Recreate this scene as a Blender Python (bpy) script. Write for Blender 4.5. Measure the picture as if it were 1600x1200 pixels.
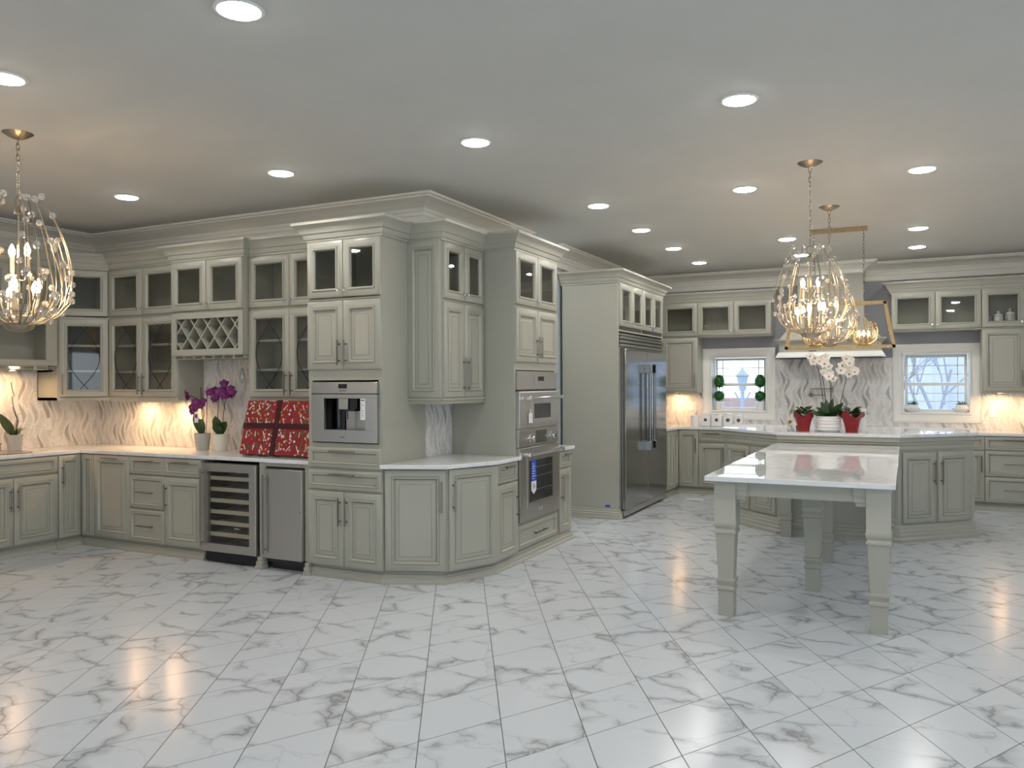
import bpy, math, random
from math import sin, cos, pi, radians as R
from mathutils import Vector, Matrix
random.seed(7)
for o in list(bpy.data.objects): bpy.data.objects.remove(o)
S = bpy.context.scene; C = S.collection
# ---------------------------------------------------------------- camera, world, exposure
FPX = 1255.4
cd = bpy.data.cameras.new('camera'); cam = bpy.data.objects.new('camera', cd); C.objects.link(cam)
cd.sensor_width = 36; cd.sensor_fit = 'HORIZONTAL'; cd.lens = 36*FPX/1600; cd.clip_start = .05; cd.clip_end = 300
cam.matrix_world = Matrix.Translation((0, 0, 1.55)) @ Matrix.Rotation(R(26.238), 4, 'Z') @ Matrix.Rotation(R(90-.054), 4, 'X') @ Matrix.Rotation(R(-.262), 4, 'Z')
S.camera = cam
S.view_settings.view_transform = 'Standard'; S.view_settings.look = 'None'
S.view_settings.exposure = 0.0; S.view_settings.gamma = 1; S.view_settings.use_curve_mapping = False
W = bpy.data.worlds.new('sky'); S.world = W; W.use_nodes = True
nt = W.node_tree; bg = nt.nodes['Background']
tc = nt.nodes.new('ShaderNodeTexCoord'); sx = nt.nodes.new('ShaderNodeSeparateXYZ'); cr = nt.nodes.new('ShaderNodeValToRGB')
nt.links.new(tc.outputs['Generated'], sx.inputs[0]); nt.links.new(sx.outputs[2], cr.inputs[0]); nt.links.new(cr.outputs[0], bg.inputs[0])
cr.color_ramp.elements[0].position = 0.0; cr.color_ramp.elements[0].color = (.86, .93, 1, 1)
cr.color_ramp.elements[1].position = .5; cr.color_ramp.elements[1].color = (.55, .72, 1, 1)
bg.inputs[1].default_value = 3.2
ZC = 3.13
LED = 110.0      # radiance of the recessed ceiling lights
BULB = 110.0     # radiance of candle bulbs
PUCK = 1.0
# ---------------------------------------------------------------- materials
MATS = {}
def nodes(name):
    m = bpy.data.materials.new(name); m.use_nodes = True; MATS[name] = m
    return m, m.node_tree, m.node_tree.nodes['Principled BSDF']
def mat(name, col, rough=.5, metal=0., **k):
    m, t, b = nodes(name)
    b.inputs['Base Color'].default_value = (*col, 1); b.inputs['Roughness'].default_value = rough; b.inputs['Metallic'].default_value = metal
    for kk, v in k.items(): b.inputs[kk.replace('_', ' ')].default_value = v
    return m
def NM(t, op, a, b=None, c=None):
    n = t.nodes.new('ShaderNodeMath'); n.operation = op
    for i, v in enumerate((a, b, c)):
        if v is None: continue
        if isinstance(v, (int, float)): n.inputs[i].default_value = v
        else: t.links.new(v, n.inputs[i])
    return n.outputs[0]
def NX(t, f, a, b):
    n = t.nodes.new('ShaderNodeMix'); n.data_type = 'RGBA'
    if isinstance(f, (int, float)): n.inputs[0].default_value = f
    else: t.links.new(f, n.inputs[0])
    for i, v in ((6, a), (7, b)):
        if isinstance(v, tuple): n.inputs[i].default_value = (*v, 1)
        else: t.links.new(v, n.inputs[i])
    return n.outputs[2]
def NV(t, x, y, z=0.):
    n = t.nodes.new('ShaderNodeCombineXYZ')
    for i, v in enumerate((x, y, z)):
        if isinstance(v, (int, float)): n.inputs[i].default_value = v
        else: t.links.new(v, n.inputs[i])
    return n.outputs[0]
def NN(t, vec, scale, detail=4, dist=0., rough=.5):
    n = t.nodes.new('ShaderNodeTexNoise'); n.inputs['Scale'].default_value = scale; n.inputs['Detail'].default_value = detail
    n.inputs['Distortion'].default_value = dist; n.inputs['Roughness'].default_value = rough
    if vec is not None: t.links.new(vec, n.inputs['Vector'])
    return n.outputs['Fac']
def NP(t):
    g = t.nodes.new('ShaderNodeNewGeometry'); s = t.nodes.new('ShaderNodeSeparateXYZ'); t.links.new(g.outputs['Position'], s.inputs[0])
    return g.outputs['Position'], s.outputs[0], s.outputs[1], s.outputs[2]
def WN(t, vec):
    n = t.nodes.new('ShaderNodeTexWhiteNoise'); t.links.new(vec, n.inputs['Vector']); return n.outputs['Value'], n.outputs['Color']
def smooth(t, x, a, b):
    n = t.nodes.new('ShaderNodeMapRange'); n.interpolation_type = 'SMOOTHSTEP'; t.links.new(x, n.inputs[0])
    n.inputs[1].default_value = a; n.inputs[2].default_value = b; return n.outputs[0]
def bump(t, b, h, strength, dist=.002):
    n = t.nodes.new('ShaderNodeBump'); n.inputs['Strength'].default_value = strength; n.inputs['Distance'].default_value = dist
    t.links.new(h, n.inputs['Height']); t.links.new(n.outputs[0], b.inputs['Normal'])

PAINT = (.395, .390, .330)
def paint(name, col, rough):
    m, t, b = nodes(name); p, x, y, z = NP(t)
    n = NN(t, p, 3, 3)
    t.links.new(NX(t, n, tuple(c*.95 for c in col), tuple(c*1.04 for c in col)), b.inputs['Base Color'])
    b.inputs['Roughness'].default_value = rough
    bump(t, b, NN(t, p, 260, 2), .05, .001)
    return m
paint('cabinet_paint', PAINT, .38)
paint('rack_shade_paint', (.15, .135, .10), .6)  # shade inside the wine rack, put into a darker colour
paint('wall_paint', (.33, .34, .38), .7)
paint('bounce_wall_paint', (.55, .56, .58), .7)  # for walls out of view, lightened to brighten reflections in the steel
paint('passage_daylight_paint', (.50, .57, .64), .7)  # pale blue puts the passage daylight into the wall colour
paint('ceiling_paint', (.575, .572, .535), .8)
paint('trim_paint', (.84, .81, .73), .45)
paint('white_trim', (.80, .80, .76), .35)
mat('nickel', (.27, .25, .22), .3, 1.)
mat('glaze', (.13, .125, .10), .5)
mat('chrome', (.75, .75, .75), .08, 1.)
mat('black', (.012, .012, .014), .35)
mat('rubber', (.02, .02, .02), .7)
mat('dark_glass', (.02, .022, .024), .04)
mat('silver_leaf', (.36, .31, .23), .36, 1.)
mat('dark_steel', (.25, .25, .25), .2, 1.)
mat('gold_leaf', (.50, .37, .18), .36, 1.)
mat('candle_sleeve', (.55, .50, .40), .5)
mat('white_ceramic', (.82, .82, .82), .08)
mat('white_plastic', (.78, .78, .76), .35)
mat('grey_pot', (.42, .42, .40), .6)
mat('cream_pot', (.78, .74, .62), .45)
mat('soil', (.06, .035, .02), .9)
mat('blue_tape', (.02, .08, .55), .5)
mat('tag_white', (.82, .82, .84), .5)
mat('ink', (.03, .03, .04), .6)
mat('label_cream', (.75, .62, .38), .5)
mat('bronze_emblem', (.10, .075, .05), .5)
mat('ribbon', (.045, .001, .004), .4)
mat('bottle_glass', (.006, .02, .008), .06)
mat('gold_foil', (.75, .52, .18), .3, 1.)
mat('red_foil', (.26, .008, .014), .38)
mat('gold_bow', (.75, .62, .18), .35, .5)
mat('tan_board', (.35, .2, .1), .5)
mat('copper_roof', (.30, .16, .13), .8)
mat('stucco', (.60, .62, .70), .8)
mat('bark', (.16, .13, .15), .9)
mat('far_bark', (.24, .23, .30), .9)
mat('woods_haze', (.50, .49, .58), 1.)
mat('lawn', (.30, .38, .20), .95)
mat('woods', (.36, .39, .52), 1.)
mat('stick', (.03, .025, .02), .6)
for n, c in (('leaf_dark', (.018, .05, .014)), ('leaf_orchid', (.03, .07, .02)), ('leaf_topiary', (.02, .13, .02)), ('leaf_pale', (.22, .26, .10))):
    m, t, b = nodes(n); p, x, y, z = NP(t)
    t.links.new(NX(t, NN(t, p, 60, 2), tuple(v*.5 for v in c), tuple(v*1.6 for v in c)), b.inputs['Base Color']); b.inputs['Roughness'].default_value = .4
def petal(name, a, b_):
    m, t, b = nodes(name); p, x, y, z = NP(t)
    t.links.new(NX(t, NN(t, p, 90, 2), a, b_), b.inputs['Base Color']); b.inputs['Roughness'].default_value = .5
petal('petal_purple', (.09, .003, .08), (.20, .008, .16)); petal('petal_white', (.80, .78, .70), (.85, .83, .80)); petal('petal_throat', (.35, .03, .10), (.45, .2, .05))
def steel(name, col, rough, axis='z'):
    m, t, b = nodes(name); p, x, y, z = NP(t)
    v = NV(t, NM(t, 'MULTIPLY', x, 4.), NM(t, 'MULTIPLY', y, 4.), NM(t, 'MULTIPLY', z, 160.)) if axis == 'z' else NV(t, NM(t, 'MULTIPLY', x, 500.), NM(t, 'MULTIPLY', y, 500.), NM(t, 'MULTIPLY', z, 3.))
    n = NN(t, v, 1., 2)
    b.inputs['Base Color'].default_value = (*col, 1); b.inputs['Metallic'].default_value = 1
    t.links.new(NM(t, 'MULTIPLY_ADD', n, .06, rough), b.inputs['Roughness'])
    bump(t, b, n, .006, .0003)
    return m
steel('steel', (.50, .48, .44), .30); steel('steel_vertical', (.36, .36, .35), .13, 'x')
# clear panes: see-through with a mirror-like sheen that grows at grazing angles
def pane(name, tint, ior=1.5, alpha_mul=1.):
    m = bpy.data.materials.new(name); m.use_nodes = True; MATS[name] = m; t = m.node_tree
    t.nodes.remove(t.nodes['Principled BSDF']); out = [n for n in t.nodes if n.type == 'OUTPUT_MATERIAL'][0]
    tr = t.nodes.new('ShaderNodeBsdfTransparent'); tr.inputs[0].default_value = (*tint, 1)
    gl = t.nodes.new('ShaderNodeBsdfGlossy'); gl.inputs['Roughness'].default_value = .02
    fr = t.nodes.new('ShaderNodeLayerWeight'); fr.inputs[0].default_value = .5; r0 = ((ior-1)/(ior+1))**2
    fc = NM(t, 'MULTIPLY_ADD', NM(t, 'POWER', fr.outputs['Facing'], 5.), 1-r0, r0)
    mx = t.nodes.new('ShaderNodeMixShader'); t.links.new(fc, mx.inputs[0]); t.links.new(tr.outputs[0], mx.inputs[1]); t.links.new(gl.outputs[0], mx.inputs[2])
    t.links.new(mx.outputs[0], out.inputs[0])
pane('cabinet_glass', (.90, .90, .88), 1.55); pane('window_glass', (.93, .96, .97), 1.45); pane('clear_glass', (.93, .93, .93), 1.9); pane('oven_glass', (.12, .13, .13), 1.7)
m = bpy.data.materials.new('crystal'); m.use_nodes = True; MATS['crystal'] = m; b = m.node_tree.nodes['Principled BSDF']
b.inputs['Transmission Weight'].default_value = .8; b.inputs['Roughness'].default_value = .03; b.inputs['IOR'].default_value = 1.6; b.inputs['Base Color'].default_value = (.95, .93, .9, 1)
def emit(name, col, s):
    m = bpy.data.materials.new(name); m.use_nodes = True; MATS[name] = m; t = m.node_tree
    b = t.nodes['Principled BSDF']; b.inputs['Base Color'].default_value = (.8, .8, .8, 1)
    b.inputs['Emission Color'].default_value = (*col, 1); b.inputs['Emission Strength'].default_value = s
emit('led', (1, .975, .935), LED); emit('bulb', (1, .66, .36), BULB); emit('puck', (1, .60, .29), 480.); emit('display', (.3, .35, .35), .25)
# quartz
m, t, b = nodes('quartz'); p, x, y, z = NP(t)
n1 = NN(t, p, 1.6, 5, 1.2); v = NM(t, 'ABSOLUTE', NM(t, 'SUBTRACT', n1, .5)); v = smooth(t, v, .0, .03)
t.links.new(NX(t, v, (.68, .68, .68), (.75, .76, .77)), b.inputs['Base Color']); b.inputs['Roughness'].default_value = .008
# floor: marble-look diamond tiles
m, t, b = nodes('marble_tile'); p, x, y, z = NP(t)
xs = NM(t, 'MULTIPLY', x, .5/.2117); ys = NM(t, 'MULTIPLY', y, .5/.3667)
a_ = NM(t, 'ADD', NM(t, 'SUBTRACT', xs, ys), 40.5); b_ = NM(t, 'ADD', NM(t, 'ADD', xs, ys), 40.5)
fa = NM(t, 'FRACT', a_); fb = NM(t, 'FRACT', b_); ia = NM(t, 'FLOOR', a_); ib = NM(t, 'FLOOR', b_)
ea = NM(t, 'ABSOLUTE', NM(t, 'SUBTRACT', fa, .5)); eb = NM(t, 'ABSOLUTE', NM(t, 'SUBTRACT', fb, .5))
edge = NM(t, 'MAXIMUM', ea, eb); g = smooth(t, edge, .4925, .4955)
wv, wc = WN(t, NV(t, ia, ib, 3.))
sc = t.nodes.new('ShaderNodeVectorMath'); sc.operation = 'MULTIPLY_ADD'; t.links.new(wc, sc.inputs[0]); sc.inputs[1].default_value = (3, 3, 3); t.links.new(p, sc.inputs[2]); P2 = sc.outputs[0]
wn, wcc = WN(t, NV(t, ib, ia, 9.))
w1 = t.nodes.new('ShaderNodeTexVoronoi'); w1.feature = 'DISTANCE_TO_EDGE'; w1.inputs['Scale'].default_value = 2.3
dn = t.nodes.new('ShaderNodeTexNoise'); dn.inputs['Scale'].default_value = 5; dn.inputs['Detail'].default_value = 5; t.links.new(P2, dn.inputs['Vector'])
ad = t.nodes.new('ShaderNodeVectorMath'); ad.operation = 'MULTIPLY_ADD'; t.links.new(dn.outputs['Color'], ad.inputs[0]); ad.inputs[1].default_value = (.24, .24, .24); t.links.new(P2, ad.inputs[2])
mp = t.nodes.new('ShaderNodeMapping'); t.links.new(ad.outputs[0], mp.inputs[0]); mp.inputs['Rotation'].default_value = (0, 0, .5); mp.inputs['Scale'].default_value = (.75, 1.35, 1)
t.links.new(mp.outputs[0], w1.inputs['Vector'])
thin = smooth(t, w1.outputs['Distance'], .0, .022)
wide = smooth(t, w1.outputs['Distance'], .0, .12)
mask = smooth(t, NN(t, P2, 3.0, 2), .42, .58)
thin = NM(t, 'SUBTRACT', 1., NM(t, 'MULTIPLY', NM(t, 'SUBTRACT', 1., thin), NM(t, 'MULTIPLY_ADD', mask, .7, .3)))
wide = NM(t, 'SUBTRACT', 1., NM(t, 'MULTIPLY', NM(t, 'SUBTRACT', 1., wide), mask))
cl = NX(t, thin, (.40, .41, .42), (.595, .63, .665)); cl2 = NX(t, wide, (.66, .655, .65), (1., 1., 1.))
mm = t.nodes.new('ShaderNodeMix'); mm.data_type = 'RGBA'; mm.blend_type = 'MULTIPLY'; mm.inputs[0].default_value = .75; t.links.new(cl, mm.inputs[6]); t.links.new(cl2, mm.inputs[7])
cl = NX(t, g, mm.outputs[2], (.13, .13, .125)); t.links.new(cl, b.inputs['Base Color'])
t.links.new(NM(t, 'MULTIPLY_ADD', g, .5, .19), b.inputs['Roughness'])
inv = NM(t, 'SUBTRACT', 1., g); bump(t, b, inv, .5, .002)
# wavy marble mosaic
def wave(name, ax):
    m, t, b = nodes(name); p, x, y, z = NP(t); u = x if ax == 'x' else y
    s = NM(t, 'ADD', u, NM(t, 'MULTIPLY', NM(t, 'SINE', NM(t, 'MULTIPLY', z, 2*pi/.33)), .026))
    k = NM(t, 'DIVIDE', s, .062); i = NM(t, 'FLOOR', k); f = NM(t, 'FRACT', k)
    par = NM(t, 'MULTIPLY', NM(t, 'MODULO', NM(t, 'ADD', i, 1000.), 2.), .5)
    def pieces(h_, off, lo, wd, seed):
        zz = NM(t, 'ADD', NM(t, 'ADD', NM(t, 'DIVIDE', z, h_), par), off); j = NM(t, 'FLOOR', zz); fz = NM(t, 'FRACT', zz)
        v, vc = WN(t, NV(t, i, j, seed))
        w = NM(t, 'MULTIPLY', NM(t, 'SINE', NM(t, 'MULTIPLY', fz, pi)), wd)
        return v, NM(t, 'MULTIPLY', smooth(t, v, lo, lo+.25), smooth(t, NM(t, 'SUBTRACT', w, NM(t, 'ABSOLUTE', NM(t, 'SUBTRACT', f, .5))), -.03, .05))
    v, dark = pieces(.22, .18, .70, .34, 2.)
    v2, mid = pieces(.33, .0, .25, .5, 7.)
    n = NN(t, p, 9, 6, 1.2); vein = smooth(t, NM(t, 'ABSOLUTE', NM(t, 'SUBTRACT', n, .5)), 0., .04)
    line = smooth(t, NM(t, 'ABSOLUTE', NM(t, 'SUBTRACT', f, .5)), .46, .5)
    base = NX(t, vein, (.60, .59, .57), (.74, .73, .71))
    base = NX(t, NM(t, 'MULTIPLY', mid, .55), base, (.50, .495, .485))
    base = NX(t, NM(t, 'MULTIPLY', dark, .75), base, (.27, .265, .26))
    base = NX(t, NM(t, 'MULTIPLY', line, .25), base, (.40, .39, .38))
    t.links.new(base, b.inputs['Base Color']); b.inputs['Roughness'].default_value = .22
    bump(t, b, NM(t, 'SUBTRACT', 1., line), .4, .001)
wave('wave_mosaic', 'x'); wave('wave_mosaic_side', 'y')
# gift wrap
m, t, b = nodes('gift_wrap'); p, x, y, z = NP(t)
vo = t.nodes.new('ShaderNodeTexVoronoi'); vo.inputs['Scale'].default_value = 38; vo.inputs['Randomness'].default_value = .8; t.links.new(p, vo.inputs['Vector'])
sp = t.nodes.new('ShaderNodeSeparateColor'); t.links.new(vo.outputs['Color'], sp.inputs[0])
dot = NM(t, 'LESS_THAN', vo.outputs['Distance'], .42)
c1 = NX(t, NM(t, 'GREATER_THAN', sp.outputs[0], .55), (.30, .012, .018), (.62, .60, .58))
c1 = NX(t, NM(t, 'GREATER_THAN', sp.outputs[1], .62), c1, (.05, .13, .03)); c1 = NX(t, NM(t, 'GREATER_THAN', sp.outputs[2], .8), c1, (.45, .28, .05))
cc = NX(t, dot, (.27, .012, .02), c1); t.links.new(cc, b.inputs['Base Color']); b.inputs['Roughness'].default_value = .35
# weathered wood-gold of the linear fixture
m, t, b = nodes('aged_gold'); p, x, y, z = NP(t)
t.links.new(NX(t, NN(t, p, 30, 5, 2.), (.20, .14, .06), (.58, .46, .26)), b.inputs['Base Color']); b.inputs['Roughness'].default_value = .45; b.inputs['Metallic'].default_value = .4

# ---------------------------------------------------------------- mesh helpers
class Fr:                                    # a face frame: x along the face, y into the wall, z up
    def __init__(s, x, y, deg=0., z=0.): s.o = (x, y, z); s.c = cos(R(deg)); s.s = sin(R(deg))
    def __call__(s, p): return (s.o[0]+p[0]*s.c-p[1]*s.s, s.o[1]+p[0]*s.s+p[1]*s.c, s.o[2]+p[2])
ID = Fr(0, 0, 0)
class G:
    def __init__(s, fr=ID): s.v = []; s.f = []; s.fr = fr; s.mi = []; s.m = 0
    def add(s, vs, fs):
        n = len(s.v); s.v += [s.fr(p) for p in vs]
        for f in fs: s.f.append([n+i for i in f]); s.mi.append(s.m)
        return s
    def box(s, x0, x1, y0, y1, z0, z1):
        v = [(x, y, z) for z in (z0, z1) for y in (y0, y1) for x in (x0, x1)]
        return s.add(v, [(0, 2, 3, 1), (4, 5, 7, 6), (0, 1, 5, 4), (2, 6, 7, 3), (0, 4, 6, 2), (1, 3, 7, 5)])
    def prism(s, pts, z0, z1):
        n = len(pts)
        return s.add([(x, y, z0) for x, y in pts]+[(x, y, z1) for x, y in pts], [tuple(range(n-1, -1, -1)), tuple(range(n, 2*n))]+[(i, (i+1) % n, n+(i+1) % n, n+i) for i in range(n)])
    def frame(s, x0, x1, z0, z1, prof, hollow=False, glaze=()):   # nested rectangular rings on the face
        vs = []; 
        for i, y in prof: vs += [(x0+i, y, z0+i), (x1-i, y, z0+i), (x1-i, y, z1-i), (x0+i, y, z1-i)]
        k = len(prof); fs = []
        for r in range(k if hollow else k-1):
            a = 4*r; b = 4*((r+1) % k)
            for j in range(4): fs.append((a+j, a+(j+1) % 4, b+(j+1) % 4, b+j))
        if not hollow: fs.append((4*(k-1), 4*(k-1)+1, 4*(k-1)+2, 4*(k-1)+3)); fs.append((3, 2, 1, 0))
        n0 = len(s.f); s.add(vs, fs)
        for r in glaze:
            for j in range(4): s.mi[n0+4*r+j] = 1
        return s
    def tube(s, pts, r, n=8, taper=None, closed=False):
        P = [Vector(p) for p in pts]; k = len(P); vs = []; up = Vector((0, 0, 1)); last = None
        for i, p in enumerate(P):
            if closed: d = P[(i+1) % k]-P[i-1]
            else: d = P[min(i+1, k-1)]-P[max(i-1, 0)]
            d.normalize() if d.length > 1e-9 else None
            a = last-d*last.dot(d) if last is not None else d.cross(up)
            if a.length < 1e-4: a = d.cross(Vector((1, 0, 0)))
            a.normalize(); last = a; b = d.cross(a)
            rr = r*(taper[i] if taper else 1)
            for j in range(n): vs.append(tuple(p+a*rr*cos(2*pi*j/n)+b*rr*sin(2*pi*j/n)))
        fs = [(i*n+j, i*n+(j+1) % n, ((i+1) % k)*n+(j+1) % n, ((i+1) % k)*n+j) for i in range(k if closed else k-1) for j in range(n)]
        if not closed: fs += [tuple(range(n-1, -1, -1)), tuple((k-1)*n+j for j in range(n))]
        return s.add(vs, fs)
    def lathe(s, prof, cx=0, cy=0, cz=0, n=24, ribs=0, amp=0., axis='z', cap=True):
        vs = []
        for r, z in prof:
            for j in range(n):
                a = 2*pi*j/n; rr = r*(1+(amp*cos(ribs*a) if ribs else 0))
                q = (rr*cos(a), rr*sin(a), z)
                if axis == 'y': q = (q[0], -q[2], q[1])
                vs.append((cx+q[0], cy+q[1], cz+q[2]))
        k = len(prof); fs = [(i*n+j, i*n+(j+1) % n, (i+1)*n+(j+1) % n, (i+1)*n+j) for i in range(k-1) for j in range(n)]
        if cap and prof[0][0] > 1e-5: fs.append(tuple(range(n-1, -1, -1)))
        if cap and prof[-1][0] > 1e-5: fs.append(tuple((k-1)*n+j for j in range(n)))
        return s.add(vs, fs)
    def sweep(s, prof, path, closed=False, prev=None, nxt=None):   # profile (out, z) right of travel, mitred
        P = [Vector((p[0], p[1])) for p in path]; k = len(P); vs = []; m = len(prof)
        def nrm(a, b): d = (b-a).normalized(); return Vector((d.y, -d.x))
        for i in range(k):
            a = P[i-1] if (i > 0 or closed) else (Vector(prev) if prev else None)
            b = P[(i+1) % k] if (i < k-1 or closed) else (Vector(nxt) if nxt else None)
            n1 = nrm(a, P[i]) if a is not None else nrm(P[i], b); n2 = nrm(P[i], b) if b is not None else n1
            mm = (n1+n2)/(1+n1.dot(n2))
            for o, z in prof: vs.append((P[i].x+mm.x*o, P[i].y+mm.y*o, z))
        fs = [(i*m+j, i*m+(j+1) % m, ((i+1) % k)*m+(j+1) % m, ((i+1) % k)*m+j) for i in range(k if closed else k-1) for j in range(m)]
        if not closed: fs += [tuple(range(m)), tuple((k-1)*m+j for j in range(m-1, -1, -1))]
        return s.add(vs, fs)
    def ball(s, c, r, n=10, k=7, sz=1.):
        prof = [(r*sin(pi*i/k), -r*sz*cos(pi*i/k)) for i in range(k+1)]; prof[0] = (0, prof[0][1]); prof[-1] = (0, prof[-1][1])
        return s.lathe(prof, *c, n=n)
def mesh(name, g, mats, off=(0, 0, 0), ang=35):
    me = bpy.data.meshes.new(name)
    me.from_pydata([(p[0]-off[0], p[1]-off[1], p[2]-off[2]) for p in g.v], [], g.f)
    mats = mats if isinstance(mats, (list, tuple)) else [mats]
    for m_ in mats: me.materials.append(MATS[m_])
    me.polygons.foreach_set('material_index', g.mi); me.update()
    import bmesh
    bm = bmesh.new(); bm.from_mesh(me); bmesh.ops.remove_doubles(bm, verts=bm.verts, dist=1e-6); bmesh.ops.recalc_face_normals(bm, faces=bm.faces); bm.to_mesh(me); bm.free()
    me.polygons.foreach_set('use_smooth', [True]*len(me.polygons)); me.set_sharp_from_angle(angle=R(ang))
    return me
def rootloc(o):
    v = Vector((0, 0, 0))
    while o: v += o.location; o = o.parent
    return v
def obj(name, g, mats, parent=None, bev=0., ang=35, base=None):
    if parent is not None: off = rootloc(parent)
    elif base is not None: off = base
    else: off = (0, 0, 0)
    o = bpy.data.objects.new(name, mesh(name, g, mats, off, ang)); C.objects.link(o)
    if parent is not None: o.parent = parent
    elif base is not None: o.location = base
    if bev: m_ = o.modifiers.new('b', 'BEVEL'); m_.width = bev; m_.segments = 2; m_.limit_method = 'ANGLE'; m_.angle_limit = R(40)
    return o
def tag(o, label, cat, group=None):
    o['label'] = label; o['category'] = cat
    if group: o['group'] = group
    return o
def thing(name, label, cat, loc, group=None):
    o = bpy.data.objects.new(name, None); C.objects.link(o); o.location = loc; o.empty_display_size = .1; return tag(o, label, cat, group)
def struct(name, g, m, bev=0.):
    o = obj(name, g, m, bev=bev); o['kind'] = 'structure'; return o
def dup(root, loc, label=None, group=None, rz=0., scale=None):
    def cp(o, par):
        c = o.copy(); C.objects.link(c)
        if par: c.parent = par
        for ch in o.children: cp(ch, c)
        return c
    r = cp(root, None); r.location = loc
    if rz: r.rotation_euler = (0, 0, rz)
    if scale: r.scale = (scale,)*3
    if label: r['label'] = label
    if group: r['group'] = group
    return r

# ---------------------------------------------------------------- room shell
XL, YW, XO, YF, XR, YN = -7.80, 5.75, -3.66, 11.78, 5.2, -3.2
Y1, Y2, XP = 7.50, 8.60, -6.4
g = G().box(XL-.2, XR+.2, YN-.2, YF+.2, -.1, 0); struct('floor', g, 'marble_tile')
g = G().box(XL-.2, XR+.2, YN-.2, YF+.2, ZC, ZC+.15); struct('ceiling', g, 'ceiling_paint')
LY = (-3.1, -1.5)
struct('wall_left', G().box(XL-.2, XL, YN-.2, LY[0], 0, ZC).box(XL-.2, XL, LY[1], YW+.2, 0, ZC).box(XL-.2, XL, *LY, 2.35, ZC), 'bounce_wall_paint')
struct('wall_middle', G().box(XL, XO, YW, YW+.15, 0, ZC), 'trim_paint')
struct('wall_oven', G().box(XO-.15, XO, YW+.15, Y1, 0, ZC), 'trim_paint')
struct('wall_passage', G().box(XP-.2, XO-.15, Y1-.15, Y1, 0, ZC).box(XP-.2, XP, Y1, Y2, 0, ZC).box(XP-.2, XO, Y2, Y2+.15, 0, ZC), 'passage_daylight_paint')
struct('wall_fridge', G().box(XO-.15, XO, Y2+.15, YF+.2, 0, ZC), 'wall_paint')
W1 = (-2.555, -1.805); W2 = (-.05, .70); WZ = (1.145, 1.905)
g = G(); xs_ = [XO, W1[0], W1[1], W2[0], W2[1], XR+.2]
for i in range(5):
    if i % 2: g.box(xs_[i], xs_[i+1], YF, YF+.2, 0, WZ[0]).box(xs_[i], xs_[i+1], YF, YF+.2, WZ[1], ZC)
    else: g.box(xs_[i], xs_[i+1], YF, YF+.2, 0, ZC)
struct('wall_back', g, 'wall_paint')
# right and near walls with large daylight openings out of frame
DY = (-1.6, 1.4)
RY = (2.6, 6.4)
struct('wall_right', G().box(XR, XR+.2, YN, DY[0], 0, ZC).box(XR, XR+.2, DY[1], RY[0], 0, ZC).box(XR, XR+.2, RY[1], YF, 0, ZC).box(XR, XR+.2, *DY, 2.35, ZC).box(XR, XR+.2, *RY, 0, .9).box(XR, XR+.2, *RY, 2.4, ZC), 'bounce_wall_paint')
DX = (-1.2, 2.6)
struct('wall_near', G().box(XL, DX[0], YN-.2, YN, 0, ZC).box(DX[1], XR, YN-.2, YN, 0, ZC).box(*DX, YN-.2, YN, 2.35, ZC), 'bounce_wall_paint')
def glazed(name, fr, w, h, npan, z0=0):
    g = G(fr); 
    for i in range(npan+1): g.box(i*w/npan-.03, i*w/npan+.03, .05, .12, 0, h)
    g.box(0, w, .05, .12, 0, .1).box(0, w, .05, .12, h-.08, h)
    g.v = [(a, b, c+z0) for a, b, c in g.v]; fr = Fr(fr.o[0], fr.o[1], math.degrees(math.atan2(fr.s, fr.c)), z0)
    o = struct(name, g, 'white_trim'); obj('pane', G(fr).box(.03, w-.03, .08, .088, .1, h-.08), 'window_glass', o)
glazed('door_1', Fr(XR, DY[1], -90), DY[1]-DY[0], 2.35, 4)
glazed('door_3', Fr(XL, LY[0], 90), LY[1]-LY[0], 2.35, 2)
glazed('window_3', Fr(XR, RY[1], -90), RY[1]-RY[0], 1.5, 4, .9)  # unseen window, added to brighten the crown and the faces turned right
glazed('door_2', Fr(DX[1], YN, 180), DX[1]-DX[0], 2.35, 4)
# crown moulding of the room
crown = [(0, 2.985), (.012, 2.985), (.012, 3.0), (.022, 3.005), (.028, 3.03), (.06, 3.055), (.105, 3.085), (.14, 3.098), (.14, 3.108), (.165, 3.112), (.17, 3.13), (0, 3.13)]
HX = (-1.34, -.52); HY = 11.50
path = [(XL, YN), (XL, YW), (XO, YW), (XO, Y1), (XP, Y1), (XP, Y2), (XO, Y2), (XO, YF), (HX[0], YF), (HX[0], HY), (HX[1], HY), (HX[1], YF), (XR, YF), (XR, YN)]
struct('trim_1', G().sweep(crown, path, closed=True), 'trim_paint')
fz = [(0, 2.885), (.022, 2.885), (.026, 2.895), (.016, 2.905), (.016, 2.962), (.024, 2.968), (.024, 2.985), (0, 2.985)]
struct('trim_2', G().sweep(fz, path[:8]+[(HX[0], YF)]), 'trim_paint')
struct('trim_3', G().sweep(fz, [(HX[1], YF), (XR, YF), (XR, YN), (XL, YN)]), 'trim_paint')

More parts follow.
